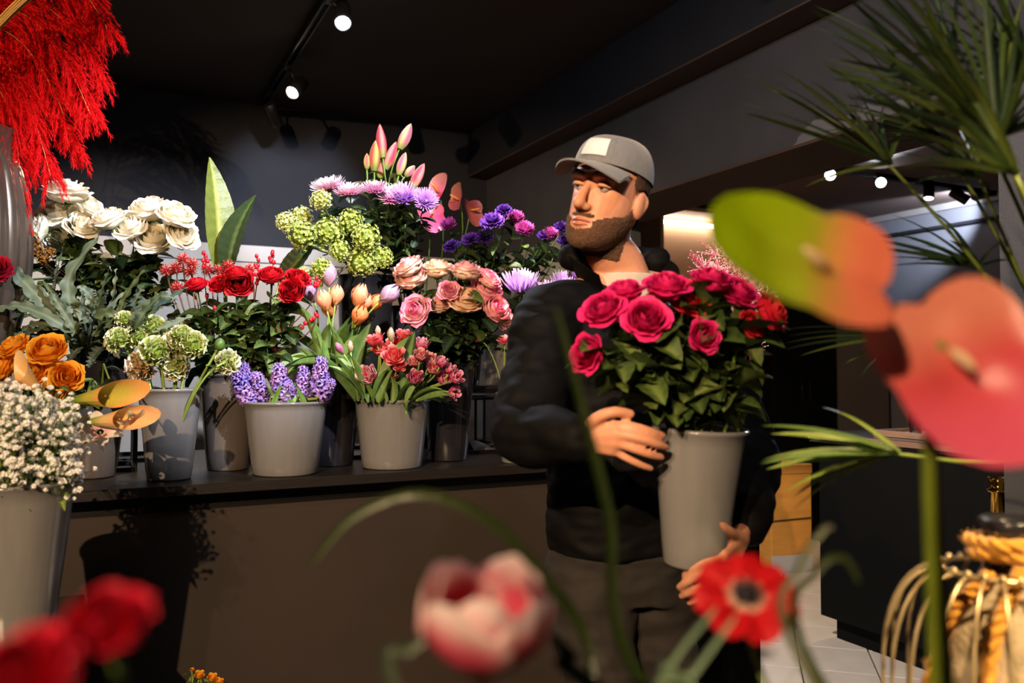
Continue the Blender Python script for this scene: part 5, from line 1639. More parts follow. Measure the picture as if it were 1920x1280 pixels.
fan((1668, 310), 1.35, [(1393, 165, -.05), (1395, 196, 0), (1413, 127, .05), (1440, 116, 0), (1470, 106, -.05), (1500, 121, .05), (1543, 140, 0), (1572, 150, .08), (1604, 155, 0), (1640, 185, .1), (1520, 330, .1), (1700, 200, .1), (1600, 120, .1), (1455, 150, .1)], seed=1, pet=[(1870, 520), (1760, 410)])
fan((1872, 262), 1.08, arc((1872, 262), 160, 84, 20, 400, 2) + arc((1872, 262), 80, 20, 7, 300, 3), seed=2, pet=[(1990, 560), (1930, 380)], cols=(0, 2, 1, 0))
fan((1838, 338), 1.32, arc((1838, 338), 172, 100, 9, 190, 4), seed=3, pet=[(1930, 560), (1880, 440)], cols=(1, 0))
fan((1682, 851), 1.16, [(1448, 772, 0), (1460, 792, .03), (1440, 830, 0), (1442, 843, -.02), (1446, 858, .02), (1470, 892, 0), (1482, 903, .03), (1470, 930, 0), (1500, 880, -.03), (1530, 800, .04), (1556, 740, .1)], seed=4, pet=[(1930, 905), (1800, 862)], cols=(2, 0, 2), wide=1.6)
fan((1712, 632), 1.5, [(1475, 594, 0), (1480, 608, 0), (1474, 622, .02), (1471, 637, 0), (1590, 612, .1), (1585, 668, .1), (1600, 690, .1), (1560, 600, 0), (1500, 650, .05)], seed=5, pet=[(1900, 700), (1800, 640)], cols=(0, 2, 1))
fan((1835, 505), 1.45, [(1598, 425, 0), (1612, 446, 0), (1640, 462, .05), (1655, 480, 0), (1668, 455, .1), (1690, 385, .1), (1760, 378, .1), (1678, 420, 0), (1730, 440, .05), (1715, 470, 0), (1880, 430, .1), (1790, 440, 0), (1910, 470, 0)], seed=6, pet=[(1950, 640), (1890, 540)], cols=(1, 0, 0))
fan((1930, 150), 1.2, arc((1930, 150), 196, 100, 14, 330, 8), seed=7, pet=[(2030, 500), (1990, 260)], cols=(1, 0))

fan((1800, 185), 1.25, arc((1800, 185), 175, 95, 14, 300, 11), seed=8, pet=[(1990, 560), (1900, 330)], cols=(1, 0, 1))
fan((1765, 262), 1.4, arc((1765, 262), 185, 110, 13, 260, 12), seed=9, pet=[(1960, 600), (1850, 400)], cols=(1, 0))
fan((1905, 330), 1.0, arc((1905, 330), 170, 110, 9, 300, 13), seed=10, pet=[(2010, 620), (1960, 450)], cols=(2, 0))

# ------------------------------------------------------------------ near table with cut flowers below the lens
tz = .58
tt = thing('flower_table', 'small black table below the lens carrying cut flower vases', 'table', CAM + FW * .55 - UP * 1.25)
Mt = Matrix.Translation((FW.x * .5 + RT.x * .06, FW.y * .5 + RT.y * .06, 0)) @ Matrix.Rotation(YAW, 4, 'Z')
put('table_top', MB().box((-.42, -.2, tz - .03), (.42, .24, tz), bev=.004).mesh('table_top', M_STEP, False), tt, Mt)
for sx in (-.39, .39):
    for sy in (-.17, .21):
        put('leg', MB().box((sx - .015, sy - .015, 0), (sx + .015, sy + .015, tz - .03), bev=.002).mesh('leg', M_BLACKMETAL, False), tt, Mt)
for key, lab, a, f in (('fgm', 'glass-grey vase of tulips below the lens', .02, .5), ('fgr', 'grey vase of anthuriums and anemones below the lens', .3, .58), ('fgl', 'grey vase of red ranunculus below the lens', -.22, .38)):
    q = RT * a + FW * f
    bucket(key, lab, q, tz, .3, .05, .068)

BIGT = []
for i, (w_, hh, rm, cu) in enumerate([(1.1, 1.25, .62, -.12), (1.1, 1.2, .78, -.06)]):
    BIGT.append(petal('petal', w_, hh, .12, rm, cu, (lin('#b3122c'), lin('#cc4a62'), lin('#f4e0dc')), nu=12, nv=14, ruf=.06, seed=30 + i, point=.2, top=.15, spiral=.05))
kit = [('petal', BIGT[0], Matrix.Rotation(2 * pi * j / 3, 4, 'Z')) for j in range(3)] + [('petal', BIGT[1], Matrix.Rotation(2 * pi * j / 4 + .5, 4, 'Z')) for j in range(4)]
flower('fringed_tulip', 'large blurred red and white tulip at the bottom of the frame', 'tulip', None, 'fgm', 910, 1180, .44, 305, dv(.05, .3, 1), kit, .0035, PALE, TULEAF, 2, .14, (.4, .6), 700, roll=.3, lift=.01)

ap = MB().grid(lambda u, v: ((u - .5) * 1.0 * sin(pi * (.1 + .8 * v)) ** .7 * (.35 + .75 * v), .12 + .92 * v, .22 * v * v + .12 * abs(2 * u - 1) ** 2 - .25 * v ** 4 + .03 * sin(u * 11)), 8, 10, lambda u, v: mixc(lin('#f0d8c0'), lin('#d0101c'), sstep(.12, .3, v))).mesh('petal', M_PETAL)
an_c = MB().ball((0, 0, .14), (.2, .2, .15), 14, 8, lin('#14101c'))
an_s = MB()
for i in range(60):
    a, r = i * GA, .23 + .1 * ((i * 7) % 5) / 5
    an_s.tube([(.12 * cos(a), .12 * sin(a), .1), (r * cos(a), r * sin(a), .2)], .008, 4, lin('#1d1626'))
    an_s.ball((r * cos(a), r * sin(a), .21), .022, 5, 4, lin('#120d1a'))
kit = [('petal', ap, Matrix.Translation((0, 0, .012 * (j % 2))) @ Matrix.Rotation(2 * pi * j / 8 + .2, 4, 'Z')) for j in range(8)] + [('flower_eye', an_c.mesh('flower_eye', mat('anemone_eye', rough=.7)), Matrix.Identity(4)), ('stamens', an_s.mesh('stamens', MATS['anemone_eye']), Matrix.Identity(4))]
flower('red_anemone', 'blurred red anemone with a black centre at the bottom of the frame', 'anemone', None, 'fgr', 1402, 1100, .57, 190, dv(-.05, .6, .75), kit, .0028, PALE, LLEAF, 0, seed=701, roll=0)
for k, (pts, wpx, D, lab, c) in enumerate([
    ([(1400, 1500), (1300, 1290), (1255, 1250), (1345, 1135)], 16, .5, 'pale stem crossing just below the red anemone', '#7f9a78'),
    ([(1300, 1500), (1270, 1320), (1300, 1260), (1382, 1150)], 16, .5, 'pale stem running up to the red anemone', '#8aa582'),
    ([(1300, 1560), (1212, 1290), (1140, 960), (1090, 760), (1040, 570)], 22, .6, 'long blurred green stem crossing in front of the florist', '#2c3a16'),
    ([(1250, 1500), (1110, 1260), (1000, 1060), (900, 965), (780, 925), (660, 970), (582, 1062)], 22, .62, 'long green leaf arching down before the counter panel', '#2b3717'),
    ([(1500, 1500), (1480, 1200), (1500, 1060), (1540, 995), (1562, 988)], 16, .55, 'pale curling leaf tip in front of the black counter', '#6f7558'),
    ([(1520, 1500), (1500, 1200), (1530, 1070), (1580, 1045), (1612, 1095)], 16, .55, 'dark curled leaf beside the pale leaf tip', '#3c4a24'),
    ([(1300, 1500), (1120, 1290), (1070, 1230), (1030, 1190)], 30, .5, 'blurred dark green leaf right of the tulip', '#33402a'),
    ([(760, 1500), (740, 1290), (770, 1215), (815, 1190)], 26, .45, 'blurred grey green leaf left of the tulip', '#55604c'),
]):
    src = BK['fgr' if pts[0][0] > 1250 else 'fgm']
    P = [src['c'] + V((0, 0, .06)), src['c'] + V((0, 0, .29))] + [atD(x, y, D) for x, y in pts[1:]]
    t = thing('green_blade', lab, 'leaf', P[0], 'blurred leaves and stems below the lens')
    wput('leaf_blade', strap(P, S(wpx, D), dv(.1, 1, .1), c, c, nv=30, wav=.02, fold=.5, tipp=.35, foot=.8), M_LEAF, t, origin=P[0])
    wput('midrib', MB().tube(P[:3], .0015, 5, lin(c)), M_STEM, t, origin=P[0])

RB = rose_kit('rb', '#7a0a1c', '#c4122c', '#d8203c', '#b01028', .5, 21)
flower('red_ranunculus', 'strongly blurred red flower at the lower left corner', 'ranunculus', None, 'fgl', 208, 1178, .33, 150, dv(.1, .5, .8), RB, .003, GREEN, LLEAF, 2, .04, (.7, .9), 710)
flower('red_ranunculus', 'strongly blurred red flower cut off at the lower left corner', 'ranunculus', None, 'fgl', 60, 1280, .30, 190, dv(-.1, .6, .7), RB, .003, GREEN, LLEAF, 2, .04, (.7, .9), 711)
# foreground anthuriums
for k, (px, py, D, sz, fwd, up, cols, lab) in enumerate([
    (1525, 505, .52, 370, (.1, .75, .6), (-.9, .1, .5), ('#8fae06', '#93a31c', '#e0765a'), 'large blurred anthurium with a lime green tip near the lens'),
    (1795, 680, .52, 375, (-.15, .9, .35), (.35, .2, -.9), ('#e05a78', '#cf4a4c', '#d8806a'), 'large blurred coral pink anthurium near the lens')]):
    pos = atD(px, py, D)
    z_, y_ = dv(*fwd), dv(*up)
    y_ = (y_ - z_ * y_.dot(z_)).normalized()
    x_ = y_.cross(z_)
    s = S(sz, D) / 1.7
    M = Matrix([[x_.x, y_.x, z_.x, pos.x], [x_.y, y_.y, z_.y, pos.y], [x_.z, y_.z, z_.z, pos.z], [0, 0, 0, 1]]) @ scal(s)
    ends = [atD(1738, 580, D + .01), atD(1740, 560, D + .03)]
    b = BK['fgr']['c']
    path = bez(b + V((0, 0, .05)), b + V((0, 0, .3)), atD(1748, 1150, .53), atD(1742, 900, .53), 8)[:-1] + bez(atD(1742, 900, .53), atD(1740, 760, .53), atD(1738, 640, .53), M @ V((0, -.18, -.01)), 8) if k == 1 else bez(b + V((.02, 0, .05)), b + V((.03, 0, .32)), atD(1760, 1150, .56), atD(1752, 900, .56), 8)[:-1] + bez(atD(1752, 900, .56), atD(1748, 760, .56), atD(1690, 640, .55), M @ V((0, -.18, -.02)), 8)
    t = thing('anthurium', lab, 'anthurium', path[0], 'anthuriums near the lens')
    wput('stem', MB().tube(path, .004, 8, lin('#6b7a1e')), M_STEM, t, origin=path[0])
    put('spathe', spathe_mesh(*cols, cup=.3, seed=9 + k, nu=18, nv=20), t, M)
    put('spadix', MB().tube([(0, -.1, .03), (0, -.02, .1), (0, .08, .16), (0, .16, .19)], [.045, .05, .04, .015], 12, lin('#e6c8a0')).mesh('spadix', M_PETAL), t, M)

# ------------------------------------------------------------------ bird cage with a roped jar
cc = atD(1868, 1068, 1.0)
R0, zt2, zb2 = .129, cc.z, cc.z - .34
st2 = thing('cage_stand', 'black stand under the wire bird cage', 'stand', (cc.x, cc.y, 0))
Mc = Matrix.Translation((cc.x, cc.y, 0))
put('stand_top', MB().lathe([(.17, zb2 - .03), (.175, zb2 - .027), (.175, zb2 - .003), (.17, zb2 - .0005), (.002, zb2 - .0005)], 40).mesh('stand_top', M_CBLK), st2, Mc)
put('stand_column', MB().lathe([(.05, .02), (.045, zb2 - .03)], 24).mesh('stand_column', M_CBLK), st2, Mc)
put('stand_foot', MB().lathe([(.16, 0), (.165, .012), (.06, .025), (.002, .025)], 40).mesh('stand_foot', M_CBLK), st2, Mc)
cg = thing('bird_cage', 'pale gold wire bird cage with a domed top', 'bird cage', (cc.x, cc.y, zb2), None)
M_WIRE = mat('champagne_wire', '#d6c094', rough=.35, metal=.7)
M0 = Matrix.Translation((cc.x, cc.y, 0))
bar = MB().tube([(R0, 0, zb2)] + [(R0, 0, zb2 + (zt2 - .13 - zb2) * k / 3) for k in range(1, 4)] + [(.062 + (R0 - .062) * cos(a), 0, zt2 - .13 + .13 * sin(a)) for a in [pi / 2 * i / 9 for i in range(1, 10)]], .0023, 6).mesh('bar', M_WIRE)
for j in range(22):
    put('bar', bar, cg, M0 @ Matrix.Rotation(2 * pi * j / 22 + .1, 4, 'Z'))
ring = lambda r, z, q: MB().tube([(r * cos(2 * pi * i / 48), r * sin(2 * pi * i / 48), z) for i in range(49)], q, 6, cap=False)
put('top_ring', ring(.062, zt2, .0032).mesh('top_ring', M_WIRE), cg, M0)
put('base_ring', ring(R0, zb2 + .003, .004).mesh('base_ring', M_WIRE), cg, M0)
put('middle_ring', ring(R0 + .001, zt2 - .24, .0028).mesh('middle_ring', M_WIRE), cg, M0)
bead = MB().ball((0, 0, 0), .0045, 8, 6).mesh('bead', M_WIRE)
for j in range(22):
    put('bead', bead, cg, M0 @ Matrix.Rotation(2 * pi * j / 22 + .1, 4, 'Z') @ Matrix.Translation((.064, 0, zt2 + .003)))
jc = V((cc.x, cc.y, 0)) + RT * .018 + FW * .0
jr = thing('roped_jar', 'cream stoneware jar wound with golden rope inside the bird cage', 'jar', (jc.x, jc.y, zb2))
Mj = Matrix.Translation((jc.x, jc.y, zb2))
HJ = zt2 - zb2
M_JAR = mat('cream_stoneware', '#d8cbb0', rough=.45, nscale=25, namt=.15, bump=.08, bscale=90)
M_JARTOP = mat('rough_stone', '#a8977c', rough=.8, nscale=60, namt=.25, bump=.3, bscale=150)
put('jar_body', MB().lathe([(.07, 0), (.085, .006), (.094, .05), (.096, HJ * .58), (.094, HJ * .62)], 48).mesh('jar_body', M_JAR), jr, Mj)
put('jar_shoulder', MB().lathe([(.094, HJ * .62), (.092, HJ * .66), (.083, HJ * .76), (.062, HJ * .87), (.04, HJ * .95), (.032, HJ * 1.0)], 48).mesh('jar_shoulder', M_JARTOP), jr, Mj)
put('jar_neck', MB().lathe([(.032, HJ * .98), (.03, HJ + .045), (.036, HJ + .06), (.03, HJ + .064), (.024, HJ + .05), (.022, HJ * .98)], 40).mesh('jar_neck', M_DARKB), jr, Mj)
M_ROPE = mat('golden_rope', '#c98b22', rough=.85, nscale=90, namt=.35, bump=.4, bscale=200, fuzz=.4)


def rope(pts, r, turns=60):
    """three twisted strands along a path"""
    P = [V(p) for p in pts]
    n = 90
    k = len(P) - 1
    path = []
    for i in range(n + 1):
        f = i / n * k
        q = min(k - 1, int(f))
        t = f - q
        p0, p1, p2, p3 = P[max(q - 1, 0)], P[q], P[q + 1], P[min(q + 2, k)]
        path.append(.5 * ((2 * p1) + (p2 - p0) * t + (2 * p0 - 5 * p1 + 4 * p2 - p3) * t * t + (3 * p1 - p0 - 3 * p2 + p3) * t ** 3))
    mb = MB()
    L = sum((path[i + 1] - path[i]).length for i in range(n))
    for s in range(3):
        out = []
        up = V((0, .3, 1)).normalized()
        for i in range(n + 1):
            t = (path[min(n, i + 1)] - path[max(0, i - 1)]).normalized()
            up = (up - t * up.dot(t)).normalized()
            a = 2 * pi * s / 3 + L / (r * 5.5) * 2 * pi * i / n
            out.append(path[i] + (up * cos(a) + t.cross(up) * sin(a)) * r * .55)
        mb.tube(out, r * .58, 6)
    rn = random.Random(5)
    for i in range(160):                                # loose fibres
        p = path[rn.randrange(n)]
        d = V((rn.gauss(0, 1), rn.gauss(0, 1), rn.gauss(0, 1))).normalized()
        mb.tube([p + d * r * .8, p + d * r * 1.6 + V((0, 0, .002))], .0003, 3, cap=False)
    return mb


def on_jar(ang, z, r):
    d = -FW * cos(ang) + RT * sin(ang)
    return jc + d * r + V((0, 0, zb2 + z))


wput('rope_coil', rope([on_jar(i * .7, HJ + .012 + .0014 * i, .04 + .004 * (i % 2)) for i in range(20)], .0085), M_ROPE, jr)
wput('hanging_rope', rope([on_jar(-.3, HJ + .01, .045), on_jar(-.55, HJ * .95, .058), on_jar(-.75, HJ * .82, .086), on_jar(-.8, HJ * .6, .106), on_jar(-.7, HJ * .4, .106), on_jar(-.55, HJ * .15, .104)], .009), M_ROPE, jr)
wput('hanging_rope', rope([on_jar(-1.0, HJ + .0, .045), on_jar(-1.4, HJ * .86, .08), on_jar(-1.5, HJ * .6, .106), on_jar(-1.6, HJ * .3, .106), on_jar(-1.5, HJ * .08, .1)], .009), M_ROPE, jr)
wput('hanging_rope', rope([on_jar(.6, HJ + .02, .045), on_jar(.9, HJ + .05, .06), on_jar(1.2, HJ + .07, .075), on_jar(1.6, HJ + .06, .07)], .008), M_ROPE, jr)
nb_ = MB()
for seg in (((.30, .73), (.17, .60)), ((.17, .60), (.36, .60)), ((.31, .69), (.31, .54))):
    (a0, z0_), (a1, z1_) = seg
    for i in range(8):
        f, g = i / 8, (i + 1) / 8
        p, q = on_jar(a0 + (a1 - a0) * f, HJ * (z0_ + (z1_ - z0_) * f) - .02, .0975), on_jar(a0 + (a1 - a0) * g, HJ * (z0_ + (z1_ - z0_) * g) - .02, .0975)
        nb_.tube([p, q], .0028, 6)
wput('painted_mark', nb_, M_CBLK, jr)

# ------------------------------------------------------------------ the florist
def remesh(mb, voxel, name, m, smooth=6, disp=None, factor=.5):
    """fuse overlapping closed shapes into one continuous skin"""
    me = mb.mesh('tmp', m)
    o = bpy.data.objects.new('tmp', me)
    COL.objects.link(o)
    r = o.modifiers.new('r', 'REMESH')
    r.mode = 'VOXEL'
    r.voxel_size = voxel
    s = o.modifiers.new('s', 'SMOOTH')
    s.factor = factor
    s.iterations = smooth
    dg = bpy.context.evaluated_depsgraph_get()
    new = bpy.data.meshes.new_from_object(o.evaluated_get(dg))
    bpy.data.objects.remove(o)
    bpy.data.meshes.remove(me)
    new.name = name
    if disp:
        nn = [v.normal.copy() for v in new.vertices]
        for v, q in zip(new.vertices, nn):
            v.co = disp(v.co, q)
    new.polygons.foreach_set('use_smooth', [True] * len(new.polygons))
    new.materials.clear()
    new.materials.append(m)
    new.update()
    return new


def cr(P, n):
    k = len(P) - 1
    out = []
    for i in range(n + 1):
        f = i / n * k
        q = min(k - 1, int(f))
        t = f - q
        g = lambda j: P[max(0, min(k, j))]
        out.append([.5 * (2 * b + (c - a) * t + (2 * a - 5 * b + 4 * c - d) * t * t + (3 * b - a - 3 * c + d) * t ** 3) for a, b, c, d in zip(g(q - 1), g(q), g(q + 1), g(q + 2))])
    return out


def limb(mb, pts, rad, n=14, seg=None, M=None):
    """tapered rounded limb through the points"""
    rows = [[*p, r] for p, r in zip(pts, rad)]
    rows = cr(rows, seg or 6 * (len(pts) - 1))
    P = [V(r[:3]) for r in rows]
    R = [r[3] for r in rows]
    t0, t1 = (P[1] - P[0]).normalized(), (P[-1] - P[-2]).normalized()
    pre = [(P[0] - t0 * R[0] * cos(a), max(.0008, R[0] * sin(a))) for a in (0.05, .5, .95, 1.3)]
    post = [(P[-1] + t1 * R[-1] * cos(a), max(.0008, R[-1] * sin(a))) for a in (1.3, .95, .5, .05)]
    allp = [x for x, _ in pre] + P + [x for x, _ in post]
    allr = [x for _, x in pre] + R + [x for _, x in post]
    if M is not None:
        allp = [M @ p for p in allp]
    mb.tube(allp, allr, n)


def rings(mb, rows, sub=4, n=28, M=None, sq=2.3):
    """loft of superellipses: rows of (centre, half width vector length a, half depth b) with axes ax, ay"""
    rows = cr(rows, sub * (len(rows) - 1))
    vs, fs = [], []
    for r in rows:
        c, ax, ay = V(r[0:3]), V(r[3:6]), V(r[6:9])
        for j in range(n):
            a = 2 * pi * j / n
            ca, sa = cos(a), sin(a)
            vs.append(c + ax * (abs(ca) ** (2 / sq) * (1 if ca >= 0 else -1)) + ay * (abs(sa) ** (2 / sq) * (1 if sa >= 0 else -1)))
    k = len(rows)
    for i in range(k - 1):
        for j in range(n):
            a, b = i * n + j, i * n + (j + 1) % n
            fs.append((a, b, b + n, a + n))
    fs += [tuple(reversed(range(n))), tuple(range((k - 1) * n, k * n))]
    mb.add(vs, fs, M=M)


Hc = atD(1140, 372, 1.86)
fy = dv(-.58, .8, .02)
fz = dv(.2, .1, 1)
fz = (fz - fy * fz.dot(fy)).normalized()
fx = fy.cross(fz)
Hm = Matrix([[fx.x, fy.x, fz.x, Hc.x], [fx.y, fy.y, fz.y, Hc.y], [fx.z, fy.z, fz.z, Hc.z], [0, 0, 0, 1]])
Hi = Hm.inverted()
man_foot = V((atD(1165, 1000, 1.92).x, atD(1165, 1000, 1.92).y, 0))
man = thing('person', 'person in a grey cap and black jacket carrying a bucket of magenta roses', 'person', man_foot)

body = MB()
hr = [(-.120, .085, .03, .02), (-.113, .096, .0, .036), (-.095, .1, -.03, .051), (-.07, .097, -.06, .062), (-.04, .093, -.08, .069), (0, .09, -.093, .073), (.03, .093, -.098, .076), (.06, .088, -.098, .075), (.09, .068, -.085, .064), (.11, .04, -.055, .042), (.12, .01, -.02, .012)]
rings(body, [(0, (f + b) / 2, z, hw, 0, 0, 0, (f - b) / 2, 0) for z, f, b, hw in hr], 4, 28, Hm, 2.15)
limb(body, [(0, .09, .018), (0, .106, -.008), (0, .116, -.03)], [.008, .0095, .0135], M=Hm)
for s in (-1, 1):
    limb(body, [(s * .010, .104, -.036), (s * .014, .1, -.036)], [.009, .008], 10, 3, Hm)
    limb(body, [(s * .014, .094, .033), (s * .032, .093, .036), (s * .052, .077, .03)], [.0075, .0085, .007], 10, 6, Hm)
    body.ball((s * .078, -.012, -.008), (.009, .019, .032), 12, 8, M=Hm)
    limb(body, [(s * .078, -.02, .018), (s * .084, -.03, 0), (s * .08, -.016, -.03)], [.006, .006, .005], 8, 8, Hm)
limb(body, [(-.023, .088, -.066), (0, .101, -.062), (.023, .088, -.066)], [.005, .0065, .005], 10, 8, Hm)
limb(body, [(-.02, .088, -.075), (0, .1, -.075), (.02, .088, -.075)], [.005, .0075, .005], 10, 8, Hm)
body.ball((0, .084, -.105), (.024, .018, .018), 14, 8, M=Hm)
nb1 = atD(1168, 545, 1.93)
limb(body, [Hm @ V((0, -.015, -.04)), Hm @ V((0, -.03, -.1)), atD(1162, 500, 1.92), nb1], [.058, .057, .06, .075], 20)
# trunk and legs inside the clothes
pel = atD(1168, 1020, 1.94)
limb(body, [nb1, atD(1165, 700, 1.93), pel], [.07, .1, .1], 18)
tr = dv(1, -.32, 0)
tn = tr.cross(UP) * 1.0
if tn.dot(-FW) < 0:
    tn = -tn
SR, ER, WR_ = atD(1035, 600, 1.84), atD(985, 806, 1.64), atD(1082, 822, 1.515)
SL, EL, WL = atD(1298, 590, 1.99), atD(1408, 850, 1.86), atD(1402, 985, 1.665)
limb(body, [nb1, SR, ER, WR_], [.06, .05, .04, .027], 16)
limb(body, [nb1, SL, EL, WL], [.06, .05, .04, .027], 16)
hipR, hipL = pel - tr * .09 - UP * .06, pel + tr * .09 - UP * .06
kR, kL = V((hipR.x, hipR.y, .5)) + tn * .08, V((hipL.x, hipL.y, .5)) + tn * .02
aR, aL = V((hipR.x, hipR.y, .09)) + tn * .1, V((hipL.x, hipL.y, .09)) - tn * .1
limb(body, [pel, hipR, kR, aR], [.09, .07, .05, .035], 16)
limb(body, [pel, hipL, kL, aL], [.09, .07, .05, .035], 16)


def hand(wrist, knuckles, fingers, thumb, palm_r=.0145):
    for k in knuckles:
        limb(body, [wrist, wrist.lerp(k, .55), k], [.018, palm_r + .002, palm_r - .002], 12)
    for i in range(len(knuckles) - 1):
        limb(body, [wrist.lerp(knuckles[i], .45), knuckles[i].lerp(knuckles[i + 1], .5)], [.016, .012], 10)
    for f, r in fingers:
        limb(body, f, [r * 1.12, r * 1.02, r * .95, r * .8][:len(f)], 12, 12)
    limb(body, thumb, [.014, .0115, .0105, .009], 12, 12)


def PX(*a):
    return [atD(*p) for p in a]


kn = PX((1150, 798, 1.478), (1157, 813, 1.468), (1155, 829, 1.472), (1148, 843, 1.482))
hand(WR_, kn, [(PX((1150, 798, 1.478), (1188, 800, 1.466), (1220, 809, 1.472), (1243, 817, 1.49)), .0088), (PX((1157, 813, 1.468), (1196, 820, 1.458), (1228, 831, 1.466), (1248, 838, 1.486)), .009),
              (PX((1155, 829, 1.472), (1192, 842, 1.464), (1220, 852, 1.472), (1240, 857, 1.488)), .0086), (PX((1148, 843, 1.482), (1178, 860, 1.478), (1203, 872, 1.486), (1220, 878, 1.497)), .0076)],
     PX((1100, 803, 1.5), (1122, 782, 1.474), (1152, 772, 1.464), (1182, 776, 1.475)))
kn = PX((1352, 1040, 1.535), (1346, 1060, 1.53), (1344, 1079, 1.535), (1348, 1096, 1.55))
hand(WL, kn, [(PX((1352, 1040, 1.535), (1322, 1052, 1.52), (1298, 1066, 1.525), (1284, 1078, 1.54)), .009), (PX((1346, 1060, 1.53), (1314, 1075, 1.52), (1290, 1090, 1.527), (1274, 1100, 1.545)), .0092),
              (PX((1344, 1079, 1.535), (1314, 1097, 1.53), (1292, 1110, 1.538), (1278, 1117, 1.553)), .0086), (PX((1348, 1096, 1.55), (1324, 1114, 1.548), (1306, 1124, 1.556), (1292, 1130, 1.568)), .0076)],
     PX((1392, 1010, 1.62), (1372, 1000, 1.56), (1356, 988, 1.53), (1342, 974, 1.52)))


def face_disp(p, q):
    l = Hi @ p
    if abs(l.z) < .13 and l.y > 0 and abs(l.x) < .09:
        d = 0
        for s in (-1, 1):
            d -= .0095 * exp(-(((l.x - s * .031) / .015) ** 2 + ((l.z - .012) / .0105) ** 2))
        d -= .003 * exp(-((l.x / .021) ** 4 + ((l.z + .0685) / .0022) ** 2))
        return p + (fy * d)
    return p


M_SKIN = mat('skin', '#c98d70', rough=.5, spec=.35, nscale=40, namt=.08, sss=.12, bump=.05, bscale=300)
bodyme = remesh(body, .0036, 'body', M_SKIN, 5, face_disp)
put('body', bodyme, man)
# eyes, brows, lips
for s in (-1, 1):
    e = put('eye', MB().ball((0, 0, 0), .0122, 18, 12, lin('#a89c94')).mesh('eye', mat('eyeball', rough=.15)), man, Hm @ Matrix.Translation((s * .031, .0745, .012)))
    put('iris', MB().lathe([(.0055, 0), (.0055, .0008), (.003, .0012), (.0005, .0013)], 16, lin('#2c2a2a')).mesh('iris', MATS['eyeball']), e, Hm @ Matrix.Translation((s * .031, .0745, .012)) @ Matrix.Rotation(-pi / 2, 4, 'X') @ Matrix.Translation((0, 0, .0115)))
    lid = MB()
    limb(lid, [(s * .031 - .017, .078, .0135), (s * .031 - .006, .0885, .0155), (s * .031 + .006, .088, .0155), (s * .031 + .017, .077, .013)], [.0022, .0042, .0042, .0022], 8, 9, Hm)
    wput('eyelid', lid, M_SKIN, man)
    br = MB()
    limb(br, [(s * .012, .1005, .034), (s * .03, .1015, .0415), (s * .052, .0835, .037)], [.003, .0036, .0018], 8, 9, Hm)
    wput('eyebrow', br, mat('brown_hair', '#4a2f1e', rough=.8, nscale=200, namt=.4, bump=.6, bscale=400), man)
lp = MB()
limb(lp, [(-.022, .0925, -.0665), (0, .1065, -.0635), (.022, .0925, -.0665)], [.0025, .0035, .0025], 8, 10, Hm)
wput('upper_lip', lp, mat('lips', '#a85f50', rough=.45), man)
lp = MB()
limb(lp, [(-.019, .0925, -.0735), (0, .106, -.0745), (.019, .0925, -.0735)], [.0025, .0042, .0025], 8, 10, Hm)
wput('lower_lip', lp, MATS['lips'], man)


def shell(name, test, off, m, nz=.0015, sc=260):
    """hair as a thin layer lifted from the skin where test() holds"""
    keep, idx, vs, fs = {}, {}, [], []
    L = [Hi @ v.co for v in bodyme.vertices]
    ok = [test(l) for l in L]
    for p in bodyme.polygons:
        if all(ok[i] > 0 for i in p.vertices):
            f = []
            for i in p.vertices:
                if i not in idx:
                    idx[i] = len(vs)
                    v = bodyme.vertices[i]
                    h = off * min(1, ok[i]) + nz * (noise.noise(v.co * sc))
                    vs.append(v.co + v.normal * max(.0004, h))
                f.append(idx[i])
            fs.append(f)
    mb = MB()
    mb.v, mb.f, mb.c = [tuple(v) for v in vs], fs, [(.1, .06, .04)] * len(vs)
    return wput(name, mb, m, man)


def beard_t(l):
    if l.z < -.135 or l.y < -.012 or abs(l.x) > .0735:
        return 0
    ax = abs(l.x)
    top = -.062 + .55 * max(0, ax - .026)                 # cheek line, rising toward the sideburns
    if l.y < .03:
        top += .9 * (.03 - l.y)
    k = min(1, max(0, (top - l.z) / .012))
    if l.y > .06:
        mouth = ((l.x / .027) ** 2 + ((l.z + .07) / .0125) ** 2)
        k = max(k, min(1, max(0, 1 - (((ax - .012) / .02) ** 2 + ((l.z + .053) / .007) ** 2))) * .8)
        k *= min(1, max(0, (mouth - 1) * 1.6))
    return k


shell('beard', beard_t, .0045, mat('beard_hair', '#5a3c26', rough=.85, nscale=180, namt=.4, bump=.7, bscale=380))
shell('hair', lambda l: (1 if (l.y < .03 - max(0, .03 - l.z) * .7 and l.z > -.055 and abs(l.x) < .0795 and (l.y < -.035 or abs(l.x) > .05) and not (-.045 < l.y < .012 and l.z < .024)) else 0) if l.z < .13 else 0, .006, MATS['brown_hair'])

